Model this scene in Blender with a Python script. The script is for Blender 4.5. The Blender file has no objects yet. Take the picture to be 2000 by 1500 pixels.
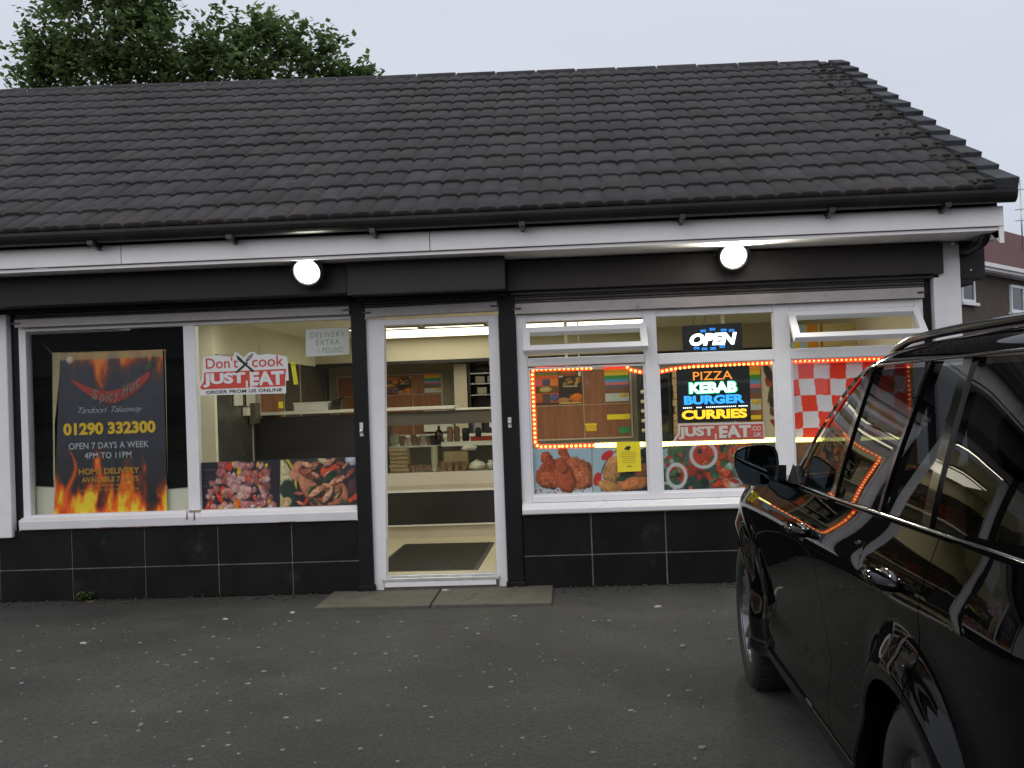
import bpy, math, random
import numpy as np
from math import sin, cos, pi, radians, sqrt, exp
from mathutils import Vector, Matrix

random.seed(7)
RNG = np.random.default_rng(11)
S = bpy.context.scene
COL = S.collection

# ------------------------------------------------------------------ camera, world, sun, exposure
CAM_P = (0.0, -8.225, 1.434)
YAW, PITCH, ROLL, FPX = 0.05202, 0.014417, -0.035983, 2100.0
cam_d = bpy.data.cameras.new('camera')
cam = bpy.data.objects.new('camera', cam_d)
COL.objects.link(cam)
fw = Vector((-sin(YAW)*cos(PITCH), cos(YAW)*cos(PITCH), sin(PITCH)))
r0 = Vector((cos(YAW), sin(YAW), 0)); u0 = r0.cross(fw)
rr = cos(ROLL)*r0 + sin(ROLL)*u0; uu = -sin(ROLL)*r0 + cos(ROLL)*u0
mw = Matrix(((rr.x, uu.x, -fw.x, CAM_P[0]), (rr.y, uu.y, -fw.y, CAM_P[1]), (rr.z, uu.z, -fw.z, CAM_P[2]), (0, 0, 0, 1)))
cam.matrix_world = mw
cam_d.sensor_width = 36; cam_d.lens = 36*FPX/2000
cam_d.clip_start = 0.05; cam_d.clip_end = 2000
S.camera = cam

W = bpy.data.worlds.new('World'); S.world = W; W.use_nodes = True
nt = W.node_tree; nt.nodes.clear()
SUN_EL, SUN_AZ = 24.0, 200.0          # dusk glow behind the photographer
sky = nt.nodes.new('ShaderNodeTexSky'); sky.sky_type = 'NISHITA'; sky.sun_disc = False
sky.sun_elevation = radians(SUN_EL); sky.sun_rotation = radians(SUN_AZ)
tc = nt.nodes.new('ShaderNodeTexCoord'); sep = nt.nodes.new('ShaderNodeSeparateXYZ')
nt.links.new(tc.outputs['Generated'], sep.inputs[0])
rampz = nt.nodes.new('ShaderNodeValToRGB')      # overcast dome: dull at the horizon, brighter overhead
rampz.color_ramp.elements[0].position = 0.0; rampz.color_ramp.elements[0].color = (0.58, 0.625, 0.71, 1)
rampz.color_ramp.elements[1].position = 0.85; rampz.color_ramp.elements[1].color = (0.92, 0.93, 1.0, 1)
e = rampz.color_ramp.elements.new(0.22); e.color = (0.665, 0.70, 0.80, 1)
nt.links.new(sep.outputs['Z'], rampz.inputs[0])
mr = nt.nodes.new('ShaderNodeMapRange')         # brighter towards the evening glow (behind the camera)
mr.inputs['From Min'].default_value = 0.3; mr.inputs['From Max'].default_value = -0.9
mr.inputs['To Min'].default_value = 1.0; mr.inputs['To Max'].default_value = 1.35
nt.links.new(sep.outputs['Y'], mr.inputs['Value'])
mul = nt.nodes.new('ShaderNodeVectorMath'); mul.operation = 'SCALE'
nt.links.new(rampz.outputs[0], mul.inputs[0])
mm = nt.nodes.new('ShaderNodeMath'); mm.operation = 'MULTIPLY'; mm.inputs[1].default_value = 9.6
nt.links.new(mr.outputs[0], mm.inputs[0]); nt.links.new(mm.outputs[0], mul.inputs['Scale'])
mix = nt.nodes.new('ShaderNodeMix'); mix.data_type = 'RGBA'; mix.inputs['Factor'].default_value = 0.96
cn = nt.nodes.new('ShaderNodeTexNoise'); cn.inputs['Scale'].default_value = 1.7; cn.inputs['Detail'].default_value = 4
cm = nt.nodes.new('ShaderNodeMapping'); cm.inputs['Scale'].default_value = (1, 1, 3); nt.links.new(tc.outputs['Generated'], cm.inputs[0]); nt.links.new(cm.outputs[0], cn.inputs['Vector'])
cr = nt.nodes.new('ShaderNodeMapRange'); cr.inputs['From Min'].default_value = 0.3; cr.inputs['From Max'].default_value = 0.7; cr.inputs['To Min'].default_value = 9.15; cr.inputs['To Max'].default_value = 10.05
nt.links.new(cn.outputs['Fac'], cr.inputs['Value']); nt.links.new(cr.outputs[0], mm.inputs[1])
nt.links.new(sky.outputs[0], mix.inputs[6]); nt.links.new(mul.outputs[0], mix.inputs[7])
bg = nt.nodes.new('ShaderNodeBackground'); bg.inputs['Strength'].default_value = 0.1
nt.links.new(mix.outputs[2], bg.inputs[0])
wo = nt.nodes.new('ShaderNodeOutputWorld'); nt.links.new(bg.outputs[0], wo.inputs[0])

sl = bpy.data.lights.new('sun', 'SUN'); sl.energy = 0.5; sl.angle = radians(40); sl.color = (1, 0.95, 0.9)
so = bpy.data.objects.new('sun', sl); COL.objects.link(so)
so.rotation_euler = (radians(90-SUN_EL), 0, radians(-20))
so.location = (-6, -20, 12)

S.view_settings.view_transform = 'Standard'; S.view_settings.look = 'None'
S.view_settings.exposure = 0.0; S.view_settings.gamma = 1.0
S.cycles.use_denoising = True
S.cycles.max_bounces = 10; S.cycles.transparent_max_bounces = 24
S.cycles.glossy_bounces = 5; S.cycles.sample_clamp_indirect = 6.0
S.cycles.caustics_reflective = False; S.cycles.caustics_refractive = False

# ------------------------------------------------------------------ materials
def lin(c):
    if isinstance(c, (int, float)): c = (c, c, c)
    return tuple(((x/255)/12.92 if x/255 <= 0.04045 else ((x/255+0.055)/1.055)**2.4) for x in c)

def mat(name, base, rough=0.5, metal=0.0, var=0.0, scale=6.0, bump=0.0, bscale=60.0, coat=0.0,
        spec=0.5, emit=None, estr=0.0, dirt=None, dscale=3.0, damt=0.55, attr=None, stretch=None, coatr=0.02, detail=4):
    m = bpy.data.materials.new(name); m.use_nodes = True
    n = m.node_tree.nodes; l = m.node_tree.links
    b = n['Principled BSDF']
    b.inputs['Roughness'].default_value = rough; b.inputs['Metallic'].default_value = metal
    b.inputs['Specular IOR Level'].default_value = spec
    b.inputs['Coat Weight'].default_value = coat; b.inputs['Coat Roughness'].default_value = coatr
    b.inputs['Base Color'].default_value = (*base, 1)
    out = None
    if var or bump or dirt:
        t = n.new('ShaderNodeTexCoord'); src = t.outputs['Object']
        if stretch:
            mp = n.new('ShaderNodeMapping'); mp.inputs['Scale'].default_value = stretch
            l.new(src, mp.inputs[0]); src = mp.outputs[0]
    if attr:
        a = n.new('ShaderNodeAttribute'); a.attribute_name = attr; out = a.outputs['Color']
    if var:
        no = n.new('ShaderNodeTexNoise'); no.inputs['Scale'].default_value = scale; no.inputs['Detail'].default_value = detail
        no.inputs['Roughness'].default_value = 0.65
        l.new(src, no.inputs['Vector'])
        r = n.new('ShaderNodeMapRange'); r.inputs['From Min'].default_value = 0.3; r.inputs['From Max'].default_value = 0.7
        r.inputs['To Min'].default_value = 1-var; r.inputs['To Max'].default_value = 1+var
        l.new(no.outputs['Fac'], r.inputs['Value'])
        v = n.new('ShaderNodeVectorMath'); v.operation = 'SCALE'; v.inputs[0].default_value = base
        if out: l.new(out, v.inputs[0])
        l.new(r.outputs[0], v.inputs['Scale']); out = v.outputs[0]
        rr_ = n.new('ShaderNodeMapRange'); rr_.inputs['To Min'].default_value = max(0, rough-0.12); rr_.inputs['To Max'].default_value = min(1, rough+0.12)
        l.new(no.outputs['Fac'], rr_.inputs['Value']); l.new(rr_.outputs[0], b.inputs['Roughness'])
    if dirt:
        no2 = n.new('ShaderNodeTexNoise'); no2.inputs['Scale'].default_value = dscale; no2.inputs['Detail'].default_value = 6
        no2.inputs['Roughness'].default_value = 0.7
        l.new(src, no2.inputs['Vector'])
        r2 = n.new('ShaderNodeMapRange'); r2.inputs['From Min'].default_value = damt; r2.inputs['From Max'].default_value = damt+0.16
        l.new(no2.outputs['Fac'], r2.inputs['Value'])
        mx = n.new('ShaderNodeMix'); mx.data_type = 'RGBA'
        mx.inputs[6].default_value = (*base, 1); mx.inputs[7].default_value = (*dirt, 1)
        if out: l.new(out, mx.inputs[6])
        l.new(r2.outputs[0], mx.inputs['Factor']); out = mx.outputs[2]
    if out: l.new(out, b.inputs['Base Color'])
    if bump:
        no3 = n.new('ShaderNodeTexNoise'); no3.inputs['Scale'].default_value = bscale; no3.inputs['Detail'].default_value = 5
        l.new(src, no3.inputs['Vector'])
        bp = n.new('ShaderNodeBump'); bp.inputs['Strength'].default_value = bump; bp.inputs['Distance'].default_value = 0.01
        l.new(no3.outputs['Fac'], bp.inputs['Height']); l.new(bp.outputs[0], b.inputs['Normal'])
    if emit:
        b.inputs['Emission Color'].default_value = (*emit, 1); b.inputs['Emission Strength'].default_value = estr
    return m

def glass(name, tint=(1, 1, 1), f0=0.035, rough=0.0):
    m = bpy.data.materials.new(name); m.use_nodes = True
    n = m.node_tree.nodes; l = m.node_tree.links; n.clear()
    lw = n.new('ShaderNodeLayerWeight'); lw.inputs['Blend'].default_value = 0.5
    p = n.new('ShaderNodeMath'); p.operation = 'POWER'; p.inputs[1].default_value = 5
    l.new(lw.outputs['Facing'], p.inputs[0])
    r = n.new('ShaderNodeMapRange'); r.inputs['To Min'].default_value = f0; r.inputs['To Max'].default_value = 1
    l.new(p.outputs[0], r.inputs['Value'])
    t = n.new('ShaderNodeBsdfTransparent'); t.inputs[0].default_value = (*tint, 1)
    g = n.new('ShaderNodeBsdfGlossy'); g.inputs['Roughness'].default_value = rough
    mx = n.new('ShaderNodeMixShader'); l.new(r.outputs[0], mx.inputs[0]); l.new(t.outputs[0], mx.inputs[1]); l.new(g.outputs[0], mx.inputs[2])
    o = n.new('ShaderNodeOutputMaterial'); l.new(mx.outputs[0], o.inputs[0])
    return m

M = {}
M['white_paint'] = mat('white_paint', (0.78, 0.76, 0.77), 0.45, var=0.05, scale=4, dirt=(0.42, 0.38, 0.34), dscale=14, damt=0.68, bump=0.04, bscale=30)
M['rust'] = mat('rust', (0.16, 0.07, 0.05), 0.9, var=0.4, scale=40)
M['upvc'] = mat('upvc', (0.80, 0.79, 0.80), 0.3, var=0.03, scale=3, dirt=(0.55, 0.52, 0.5), dscale=9, damt=0.69)
M['fascia_white'] = mat('fascia_white', (0.88, 0.85, 0.84), 0.5, var=0.05, scale=2.5, bump=0.03, bscale=15, dirt=(0.5, 0.47, 0.45), dscale=3, damt=0.66)
M['black_paint'] = mat('black_paint', (0.010, 0.009, 0.009), 0.5, spec=0.2, var=0.25, scale=5, bump=0.06, bscale=25, dirt=(0.05, 0.045, 0.045), dscale=10, damt=0.66)
M['sign_black'] = mat('sign_black', (0.022, 0.021, 0.021), 0.5, spec=0.22, var=0.22, scale=1.6, dirt=(0.05, 0.04, 0.038), dscale=2.2, damt=0.6, bump=0.03, bscale=6)
M['sign_grey'] = mat('sign_grey', (0.034, 0.031, 0.031), 0.5, spec=0.25, var=0.2, scale=1.6, dirt=(0.055, 0.045, 0.042), dscale=2.2, damt=0.6)
M['sign_brown'] = mat('sign_brown', (0.050, 0.042, 0.040), 0.5, spec=0.25, var=0.2, scale=1.3, dirt=(0.075, 0.058, 0.053), dscale=1.8, damt=0.55)
M['gutter'] = mat('gutter', (0.012, 0.011, 0.011), 0.4, var=0.3, scale=3, dirt=(0.03, 0.024, 0.02), dscale=7, damt=0.58)
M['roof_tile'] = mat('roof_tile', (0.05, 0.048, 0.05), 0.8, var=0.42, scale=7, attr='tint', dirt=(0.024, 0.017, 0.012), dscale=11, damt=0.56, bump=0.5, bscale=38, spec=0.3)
M['mortar'] = mat('mortar', (0.17, 0.16, 0.16), 0.9, var=0.3, scale=30, bump=0.3)
M['moss'] = mat('moss', (0.045, 0.036, 0.022), 0.95, var=0.5, scale=40, bump=0.5, bscale=90)
M['plinth_tile'] = mat('plinth_tile', (0.0105, 0.0092, 0.0092), 0.4, spec=0.18, var=0.22, scale=3, dirt=(0.035, 0.032, 0.03), dscale=4, damt=0.6)
M['grout'] = mat('grout', (0.25, 0.245, 0.255), 0.9, var=0.35, scale=6)
M['shutter_grey'] = mat('shutter_grey', (0.17, 0.155, 0.145), 0.5, var=0.2, scale=5, dirt=(0.07, 0.06, 0.055), dscale=6, damt=0.58)
M['shutter_bar'] = mat('shutter_bar', (0.42, 0.38, 0.37), 0.5, var=0.12, scale=5, dirt=(0.2, 0.17, 0.16), dscale=9, damt=0.62)
M['asphalt'] = mat('asphalt', (0.051, 0.0505, 0.0455), 0.9, var=0.16, scale=1.1, dirt=(0.034, 0.033, 0.032), dscale=0.7, damt=0.52, bump=0.55, bscale=170, spec=0.25, detail=8)
def tarmac():
    m = M['asphalt']; n = m.node_tree.nodes; l = m.node_tree.links; b = n['Principled BSDF']
    src = b.inputs['Base Color'].links[0].from_socket
    t = n.new('ShaderNodeTexCoord')
    vo = n.new('ShaderNodeTexVoronoi'); vo.inputs['Scale'].default_value = 95; l.new(t.outputs['Object'], vo.inputs['Vector'])
    bw = n.new('ShaderNodeSeparateColor'); l.new(vo.outputs['Color'], bw.inputs[0])
    r = n.new('ShaderNodeMapRange'); r.inputs['From Min'].default_value = 0.0; r.inputs['From Max'].default_value = 1.0; r.inputs['To Min'].default_value = 0.76; r.inputs['To Max'].default_value = 1.26
    l.new(bw.outputs[0], r.inputs['Value'])
    # broad oil stains and worn, paler patches
    n1 = n.new('ShaderNodeTexNoise'); n1.inputs['Scale'].default_value = 0.55; n1.inputs['Detail'].default_value = 3; l.new(t.outputs['Object'], n1.inputs['Vector'])
    r1 = n.new('ShaderNodeMapRange'); r1.inputs['From Min'].default_value = 0.35; r1.inputs['From Max'].default_value = 0.65; r1.inputs['To Min'].default_value = 0.84; r1.inputs['To Max'].default_value = 1.18
    l.new(n1.outputs['Fac'], r1.inputs['Value'])
    mu = n.new('ShaderNodeMath'); mu.operation = 'MULTIPLY'; l.new(r.outputs[0], mu.inputs[0]); l.new(r1.outputs[0], mu.inputs[1])
    sc = n.new('ShaderNodeVectorMath'); sc.operation = 'SCALE'; l.new(src, sc.inputs[0]); l.new(mu.outputs[0], sc.inputs['Scale'])
    l.new(sc.outputs[0], b.inputs['Base Color'])
tarmac()
M['concrete'] = mat('concrete', (0.095, 0.087, 0.068), 0.9, var=0.22, scale=5, dirt=(0.055, 0.05, 0.04), dscale=6, damt=0.55, bump=0.3, bscale=60)
M['grit_shade'] = mat('grit_shade', (0.05, 0.04, 0.03), 0.95, var=0.6, scale=50)
M['gum'] = mat('gum', (0.21, 0.21, 0.195), 0.9, var=0.3, scale=3)
M['litter'] = mat('litter', (0.42, 0.40, 0.36), 0.8, var=0.1)
M['leaf_litter'] = mat('leaf_litter', (0.11, 0.075, 0.035), 0.8, var=0.3)
M['cream'] = mat('cream', (0.60, 0.55, 0.40), 0.6, var=0.04, scale=2)
M['cream_pale'] = mat('cream_pale', (0.70, 0.67, 0.54), 0.6, var=0.04, scale=2)
M['ceiling'] = mat('ceiling', (0.8, 0.78, 0.68), 0.7, var=0.02)
M['grey_wall'] = mat('grey_wall', (0.26, 0.235, 0.18), 0.6, var=0.06, scale=3)
M['floor_in'] = mat('floor_in', (0.62, 0.56, 0.38), 0.35, var=0.05, scale=4)
M['dark_tile'] = mat('dark_tile', (0.055, 0.056, 0.05), 0.25, var=0.1, scale=2)
M['counter_dark'] = mat('counter_dark', (0.016, 0.014, 0.013), 0.35, var=0.1, scale=3)
M['counter_cream'] = mat('counter_cream', (0.48, 0.43, 0.33), 0.35, var=0.06, scale=3)
M['counter_edge'] = mat('counter_edge', (0.7, 0.68, 0.6), 0.35, var=0.04)
M['counter_brown'] = mat('counter_brown', (0.10, 0.088, 0.066), 0.5, var=0.1, scale=3)
M['steel'] = mat('steel', (0.55, 0.54, 0.5), 0.3, metal=0.9, var=0.1, scale=6)
M['alu'] = mat('alu', (0.62, 0.62, 0.6), 0.4, metal=0.7, var=0.15, scale=12, dirt=(0.2, 0.18, 0.16), dscale=8, damt=0.6)
M['wood'] = mat('wood', (0.26, 0.105, 0.045), 0.38, var=0.3, scale=2.2, stretch=(9, 1, 0.8), detail=6)
M['wood_white'] = mat('wood_white', (0.6, 0.52, 0.42), 0.5)
M['mat_rubber'] = mat('mat_rubber', (0.028, 0.026, 0.02), 0.8, var=0.35, scale=30, bump=0.4, bscale=90)
M['mat_edge'] = mat('mat_edge', (0.06, 0.058, 0.045), 0.6)
M['black_plastic'] = mat('black_plastic', (0.012, 0.012, 0.012), 0.35, var=0.2, scale=8)
M['black_sheet'] = mat('black_sheet', (0.004, 0.004, 0.004), 0.7, spec=0.05, var=0.3, scale=3)
M['paper'] = mat('paper', (0.72, 0.7, 0.64), 0.7, var=0.03)
M['yellow_paper'] = mat('yellow_paper', (0.88, 0.72, 0.02), 0.6, var=0.04, scale=4)
M['ink'] = mat('ink', (0.012, 0.012, 0.012), 0.6)
M['ink_grey'] = mat('ink_grey', (0.16, 0.15, 0.13), 0.6)
M['ink_faint'] = mat('ink_faint', (0.5, 0.4, 0.02), 0.6)
M['red_print'] = mat('red_print', (0.62, 0.05, 0.025), 0.45, var=0.04)
M['red_faded'] = mat('red_faded', (0.46, 0.085, 0.055), 0.45, var=0.05)
M['white_print'] = mat('white_print', (0.78, 0.77, 0.75), 0.45, var=0.03)
M['white_faded'] = mat('white_faded', (0.6, 0.56, 0.5), 0.45, var=0.03)
M['gold_print'] = mat('gold_print', (0.78, 0.47, 0.02), 0.45)
M['gold_dim'] = mat('gold_dim', (0.5, 0.25, 0.02), 0.45)
M['silver_print'] = mat('silver_print', (0.46, 0.47, 0.5), 0.45)
M['chili_red'] = mat('chili_red', (0.36, 0.03, 0.022), 0.4, var=0.3, scale=5)
M['sage_print'] = mat('sage_print', (0.20, 0.2, 0.17), 0.5)
M['stalk_green'] = mat('stalk_green', (0.05, 0.075, 0.03), 0.5)
M['print'] = mat('print', (0.5, 0.5, 0.5), 0.4, attr='Col')
M['cloth'] = mat('cloth', (0.5, 0.5, 0.5), 0.85, attr='Col')
M['glass'] = glass('glass', (0.97, 0.985, 0.975), 0.028)
M['case_glass'] = glass('case_glass', (0.93, 0.95, 0.93), 0.03)
M['car_glass'] = glass('car_glass', (0.30, 0.32, 0.33), 0.03)
M['car_paint'] = mat('car_paint', (0.0018, 0.0018, 0.002), 0.5, coat=0.6, spec=0.0, coatr=0.012)
M['car_trim'] = mat('car_trim', (0.006, 0.006, 0.006), 0.5, var=0.1)
M['car_gloss'] = mat('car_gloss', (0.004, 0.004, 0.004), 0.12, coat=0.6)
M['chrome'] = mat('chrome', (0.5, 0.5, 0.5), 0.12, metal=1.0)
M['tyre'] = mat('tyre', (0.012, 0.012, 0.0115), 0.8, var=0.3, scale=20, bump=0.2, bscale=60)
M['rim'] = mat('rim', (0.2, 0.2, 0.21), 0.35, metal=0.8, var=0.1)
M['seat_cloth'] = mat('seat_cloth', (0.03, 0.027, 0.024), 0.8, var=0.1)
M['mirror'] = mat('mirror', (0.055, 0.075, 0.085), 0.02, metal=1.0)
M['tail_red'] = mat('tail_red', (0.25, 0.01, 0.01), 0.15, coat=0.5)
M['bark'] = mat('bark', (0.05, 0.04, 0.03), 0.9, var=0.3, scale=12, bump=0.5, bscale=30)
def leaf_material():
    m = bpy.data.materials.new('leaf'); m.use_nodes = True
    n = m.node_tree.nodes; l = m.node_tree.links; n.clear()
    a = n.new('ShaderNodeAttribute'); a.attribute_name = 'tint'
    d = n.new('ShaderNodeBsdfDiffuse'); t = n.new('ShaderNodeBsdfTranslucent'); mx = n.new('ShaderNodeMixShader'); mx.inputs[0].default_value = 0.5
    l.new(a.outputs['Color'], d.inputs[0]); l.new(a.outputs['Color'], t.inputs[0]); l.new(d.outputs[0], mx.inputs[1]); l.new(t.outputs[0], mx.inputs[2])
    o = n.new('ShaderNodeOutputMaterial'); l.new(mx.outputs[0], o.inputs[0]); return m
M['leaf'] = leaf_material()
M['render_brown'] = mat('render_brown', (0.095, 0.072, 0.055), 0.95, var=0.2, scale=3, dirt=(0.07, 0.055, 0.045), dscale=1.5, damt=0.52, bump=0.5, bscale=30)
M['render_grey'] = mat('render_grey', (0.16, 0.15, 0.14), 0.95, var=0.2, scale=2, bump=0.3, bscale=30)
M['red_roof'] = mat('red_roof', (0.092, 0.026, 0.024), 0.8, var=0.15, scale=6, bump=0.2)
M['grey_roof'] = mat('grey_roof', (0.04, 0.038, 0.04), 0.8, var=0.2, scale=4)
M['dark_window'] = mat('dark_window', (0.01, 0.011, 0.013), 0.08)
M['pane_lit'] = mat('pane_lit', (0.9, 0.9, 0.85), 0.5, emit=(1.0, 0.95, 0.75), estr=2.4)
M['pane_fill'] = mat('pane_fill', (0.9, 0.9, 0.85), 0.5, emit=(1.0, 0.95, 0.78), estr=9.0)  # glow of the unseen fill panels added near the shop front
M['lamp_lens'] = mat('lamp_lens', (1, 1, 1), 0.3, emit=(1.0, 1.0, 0.93), estr=30)
M['led_red'] = mat('led_red', (1, 0.2, 0.05), 0.3, emit=(1.0, 0.16, 0.03), estr=7)
M['led_core'] = mat('led_core', (1, 0.6, 0.2), 0.3, emit=(1.0, 0.5, 0.12), estr=3.2)
M['led_yellow'] = mat('led_yellow', (1, 0.95, 0.4), 0.3, emit=(1.0, 0.93, 0.32), estr=4.0)
M['led_glow_red'] = mat('led_glow_red', (0.8, 0.1, 0.05), 0.3, emit=(1.0, 0.04, 0.01), estr=1.0)
M['led_glow_yellow'] = mat('led_glow_yellow', (0.8, 0.7, 0.2), 0.3, emit=(1.0, 0.86, 0.22), estr=1.9)
M['sign_white'] = mat('sign_white', (1, 1, 1), 0.3, emit=(0.86, 0.97, 1.0), estr=2.6)
M['sign_blue'] = mat('sign_blue', (0.1, 0.4, 1), 0.3, emit=(0.01, 0.30, 1.0), estr=1.3)
M['sign_orange'] = mat('sign_orange', (1, 0.4, 0.1), 0.3, emit=(1.0, 0.28, 0.01), estr=1.05)
M['sign_amber'] = mat('sign_amber', (1, 0.6, 0.1), 0.3, emit=(1.0, 0.55, 0.0), estr=1.15)
M['sign_mint'] = mat('sign_mint', (0.5, 1, 0.8), 0.3, emit=(0.50, 1.0, 0.80), estr=2.2)
M['sign_green'] = mat('sign_green', (0.1, 0.9, 0.4), 0.3, emit=(0.0, 0.55, 0.2), estr=0.8)
M['cardboard'] = mat('cardboard', (0.36, 0.25, 0.13), 0.8, var=0.12, scale=6)
M['foam'] = mat('foam', (0.62, 0.56, 0.42), 0.7, var=0.05)
M['terracotta'] = mat('terracotta', (0.30, 0.16, 0.09), 0.6, var=0.1, scale=8)
M['tub'] = mat('tub', (0.55, 0.52, 0.42), 0.4, var=0.06)
M['bag'] = mat('bag', (0.75, 0.72, 0.58), 0.45, var=0.08, scale=20)
M['sauce'] = mat('sauce', (0.07, 0.012, 0.01), 0.2, coat=0.4)
M['tray_red'] = mat('tray_red', (0.42, 0.04, 0.02), 0.4)
M['weed'] = mat('weed', (0.04, 0.085, 0.015), 0.6, var=0.3, scale=20)

# ------------------------------------------------------------------ mesh builder
WORLD = {}

class MB:
    def __init__(s): s.v = []; s.f = []; s.m = []; s.sm = []; s.tint = {}
    def add(s, vs, fs, mi=0, smooth=False):
        b = len(s.v); s.v += [tuple(map(float, q)) for q in vs]
        for f in fs: s.f.append([b+i for i in f]); s.m.append(mi); s.sm.append(smooth)
        return b
    def box(s, x0, x1, y0, y1, z0, z1, mi=0):
        v = [(x0, y0, z0), (x1, y0, z0), (x1, y1, z0), (x0, y1, z0), (x0, y0, z1), (x1, y0, z1), (x1, y1, z1), (x0, y1, z1)]
        s.add(v, [(0, 3, 2, 1), (4, 5, 6, 7), (0, 1, 5, 4), (1, 2, 6, 5), (2, 3, 7, 6), (3, 0, 4, 7)], mi); return s
    def prism(s, poly, y0, y1, mi=0):     # polygon (x, z), from y0 to y1
        n = len(poly)
        v = [(x, y0, z) for x, z in poly]+[(x, y1, z) for x, z in poly]
        f = [list(range(n)), list(range(2*n-1, n-1, -1))]+[(i, (i+1) % n, n+(i+1) % n, n+i) for i in range(n)]
        s.add(v, f, mi); return s
    def prism_x(s, poly, x0, x1, mi=0):   # polygon (y, z)
        n = len(poly)
        v = [(x0, y, z) for y, z in poly]+[(x1, y, z) for y, z in poly]
        f = [list(range(n)), list(range(2*n-1, n-1, -1))]+[(i, (i+1) % n, n+(i+1) % n, n+i) for i in range(n)]
        s.add(v, f, mi); return s
    def prism_z(s, poly, z0, z1, mi=0):
        n = len(poly)
        v = [(x, y, z0) for x, y in poly]+[(x, y, z1) for x, y in poly]
        f = [list(range(n-1, -1, -1)), list(range(n, 2*n))]+[(i, (i+1) % n, n+(i+1) % n, n+i) for i in range(n)]
        s.add(v, f, mi); return s
    def flat(s, poly, y, mi=0):           # face in the xz plane looking to -y
        s.add([(x, y, z) for x, z in poly], [list(range(len(poly)))], mi); return s
    def lathe(s, prof, c, n=16, mi=0, axis='z', smooth=True, caps=True):
        vs = []; fs = []
        for r, h in prof:
            for i in range(n):
                a = 2*pi*i/n; p = (r*cos(a), r*sin(a), h)
                if axis == 'x': p = (h, r*cos(a), r*sin(a))
                if axis == 'y': p = (r*cos(a), h, r*sin(a))
                vs.append((c[0]+p[0], c[1]+p[1], c[2]+p[2]))
        k = len(prof)
        for j in range(k-1):
            for i in range(n): fs.append((j*n+i, j*n+(i+1) % n, (j+1)*n+(i+1) % n, (j+1)*n+i))
        if caps and prof[0][0] > 1e-5: fs.append(list(range(n-1, -1, -1)))
        if caps and prof[-1][0] > 1e-5: fs.append([(k-1)*n+i for i in range(n)])
        s.add(vs, fs, mi, smooth); return s
    def tube(s, pts, r, n=8, mi=0):
        pts = [Vector(p) for p in pts]; vs = []; fs = []
        for i, p in enumerate(pts):
            d = (pts[min(i+1, len(pts)-1)]-pts[max(i-1, 0)]).normalized()
            a = d.cross(Vector((0, 0, 1)));
            if a.length < 1e-3: a = d.cross(Vector((0, 1, 0)))
            a.normalize(); b = d.cross(a); rad = r[i] if isinstance(r, (list, tuple)) else r
            for k in range(n):
                t = 2*pi*k/n; vs.append(p+rad*(cos(t)*a+sin(t)*b))
        for i in range(len(pts)-1):
            for k in range(n): fs.append((i*n+k, i*n+(k+1) % n, (i+1)*n+(k+1) % n, (i+1)*n+k))
        fs.append(list(range(n-1, -1, -1))); fs.append([(len(pts)-1)*n+k for k in range(n)])
        s.add(vs, fs, mi, True); return s
    def ball(s, c, rx, ry, rz, n=8, mi=0, e=1.0):
        def sg(t): return abs(t)**e*(1 if t >= 0 else -1)
        vs = []; fs = []; k = max(4, n//2)+1
        for j in range(k+1):
            p = -pi/2+pi*j/k
            for i in range(n):
                t = 2*pi*i/n
                vs.append((c[0]+rx*sg(cos(p))*sg(cos(t)), c[1]+ry*sg(cos(p))*sg(sin(t)), c[2]+rz*sg(sin(p))))
        for j in range(k):
            for i in range(n): fs.append((j*n+i, j*n+(i+1) % n, (j+1)*n+(i+1) % n, (j+1)*n+i))
        s.add(vs, fs, mi, True); return s
    def grid(s, P, mi=0, smooth=True, flip=False):      # P: array rows x cols x 3
        P = np.asarray(P, float); a, b = P.shape[:2]
        fs = []
        for i in range(a-1):
            for j in range(b-1):
                q = (i*b+j, i*b+j+1, (i+1)*b+j+1, (i+1)*b+j)
                fs.append(q[::-1] if flip else q)
        s.add(P.reshape(-1, 3), fs, mi, smooth); return s

def obj(name, mb, mats, parent=None, loc=None, bevel=0.0, col=None, tint=None, segs=2):
    me = bpy.data.meshes.new(name)
    V = np.array(mb.v)
    if parent is not None and loc is None: loc = WORLD[parent.name]
    if loc is None:
        lo = V.min(0); hi = V.max(0); loc = ((lo[0]+hi[0])/2, (lo[1]+hi[1])/2, lo[2])
    V = V-np.array(loc)
    me.from_pydata(V.tolist(), [], mb.f)
    if not isinstance(mats, (list, tuple)): mats = [mats]
    for m_ in mats: me.materials.append(M[m_])
    me.polygons.foreach_set('material_index', mb.m)
    me.polygons.foreach_set('use_smooth', mb.sm)
    if col is not None:
        a = me.color_attributes.new('Col', 'FLOAT_COLOR', 'POINT')
        a.data.foreach_set('color', np.asarray(col, np.float32).reshape(-1))
    if tint is not None:
        a = me.color_attributes.new('tint', 'FLOAT_COLOR', 'POINT')
        a.data.foreach_set('color', np.asarray(tint, np.float32).reshape(-1))
    me.update()
    o = bpy.data.objects.new(name, me); COL.objects.link(o)
    if parent is not None:
        o.parent = parent
        pw = WORLD[parent.name]
        o.location = tuple(loc[i]-pw[i] for i in range(3))
    else: o.location = loc
    WORLD[o.name] = tuple(loc)
    if bevel:
        b = o.modifiers.new('edge', 'BEVEL'); b.width = bevel; b.segments = segs; b.limit_method = 'ANGLE'; b.angle_limit = radians(50)
    return o

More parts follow.
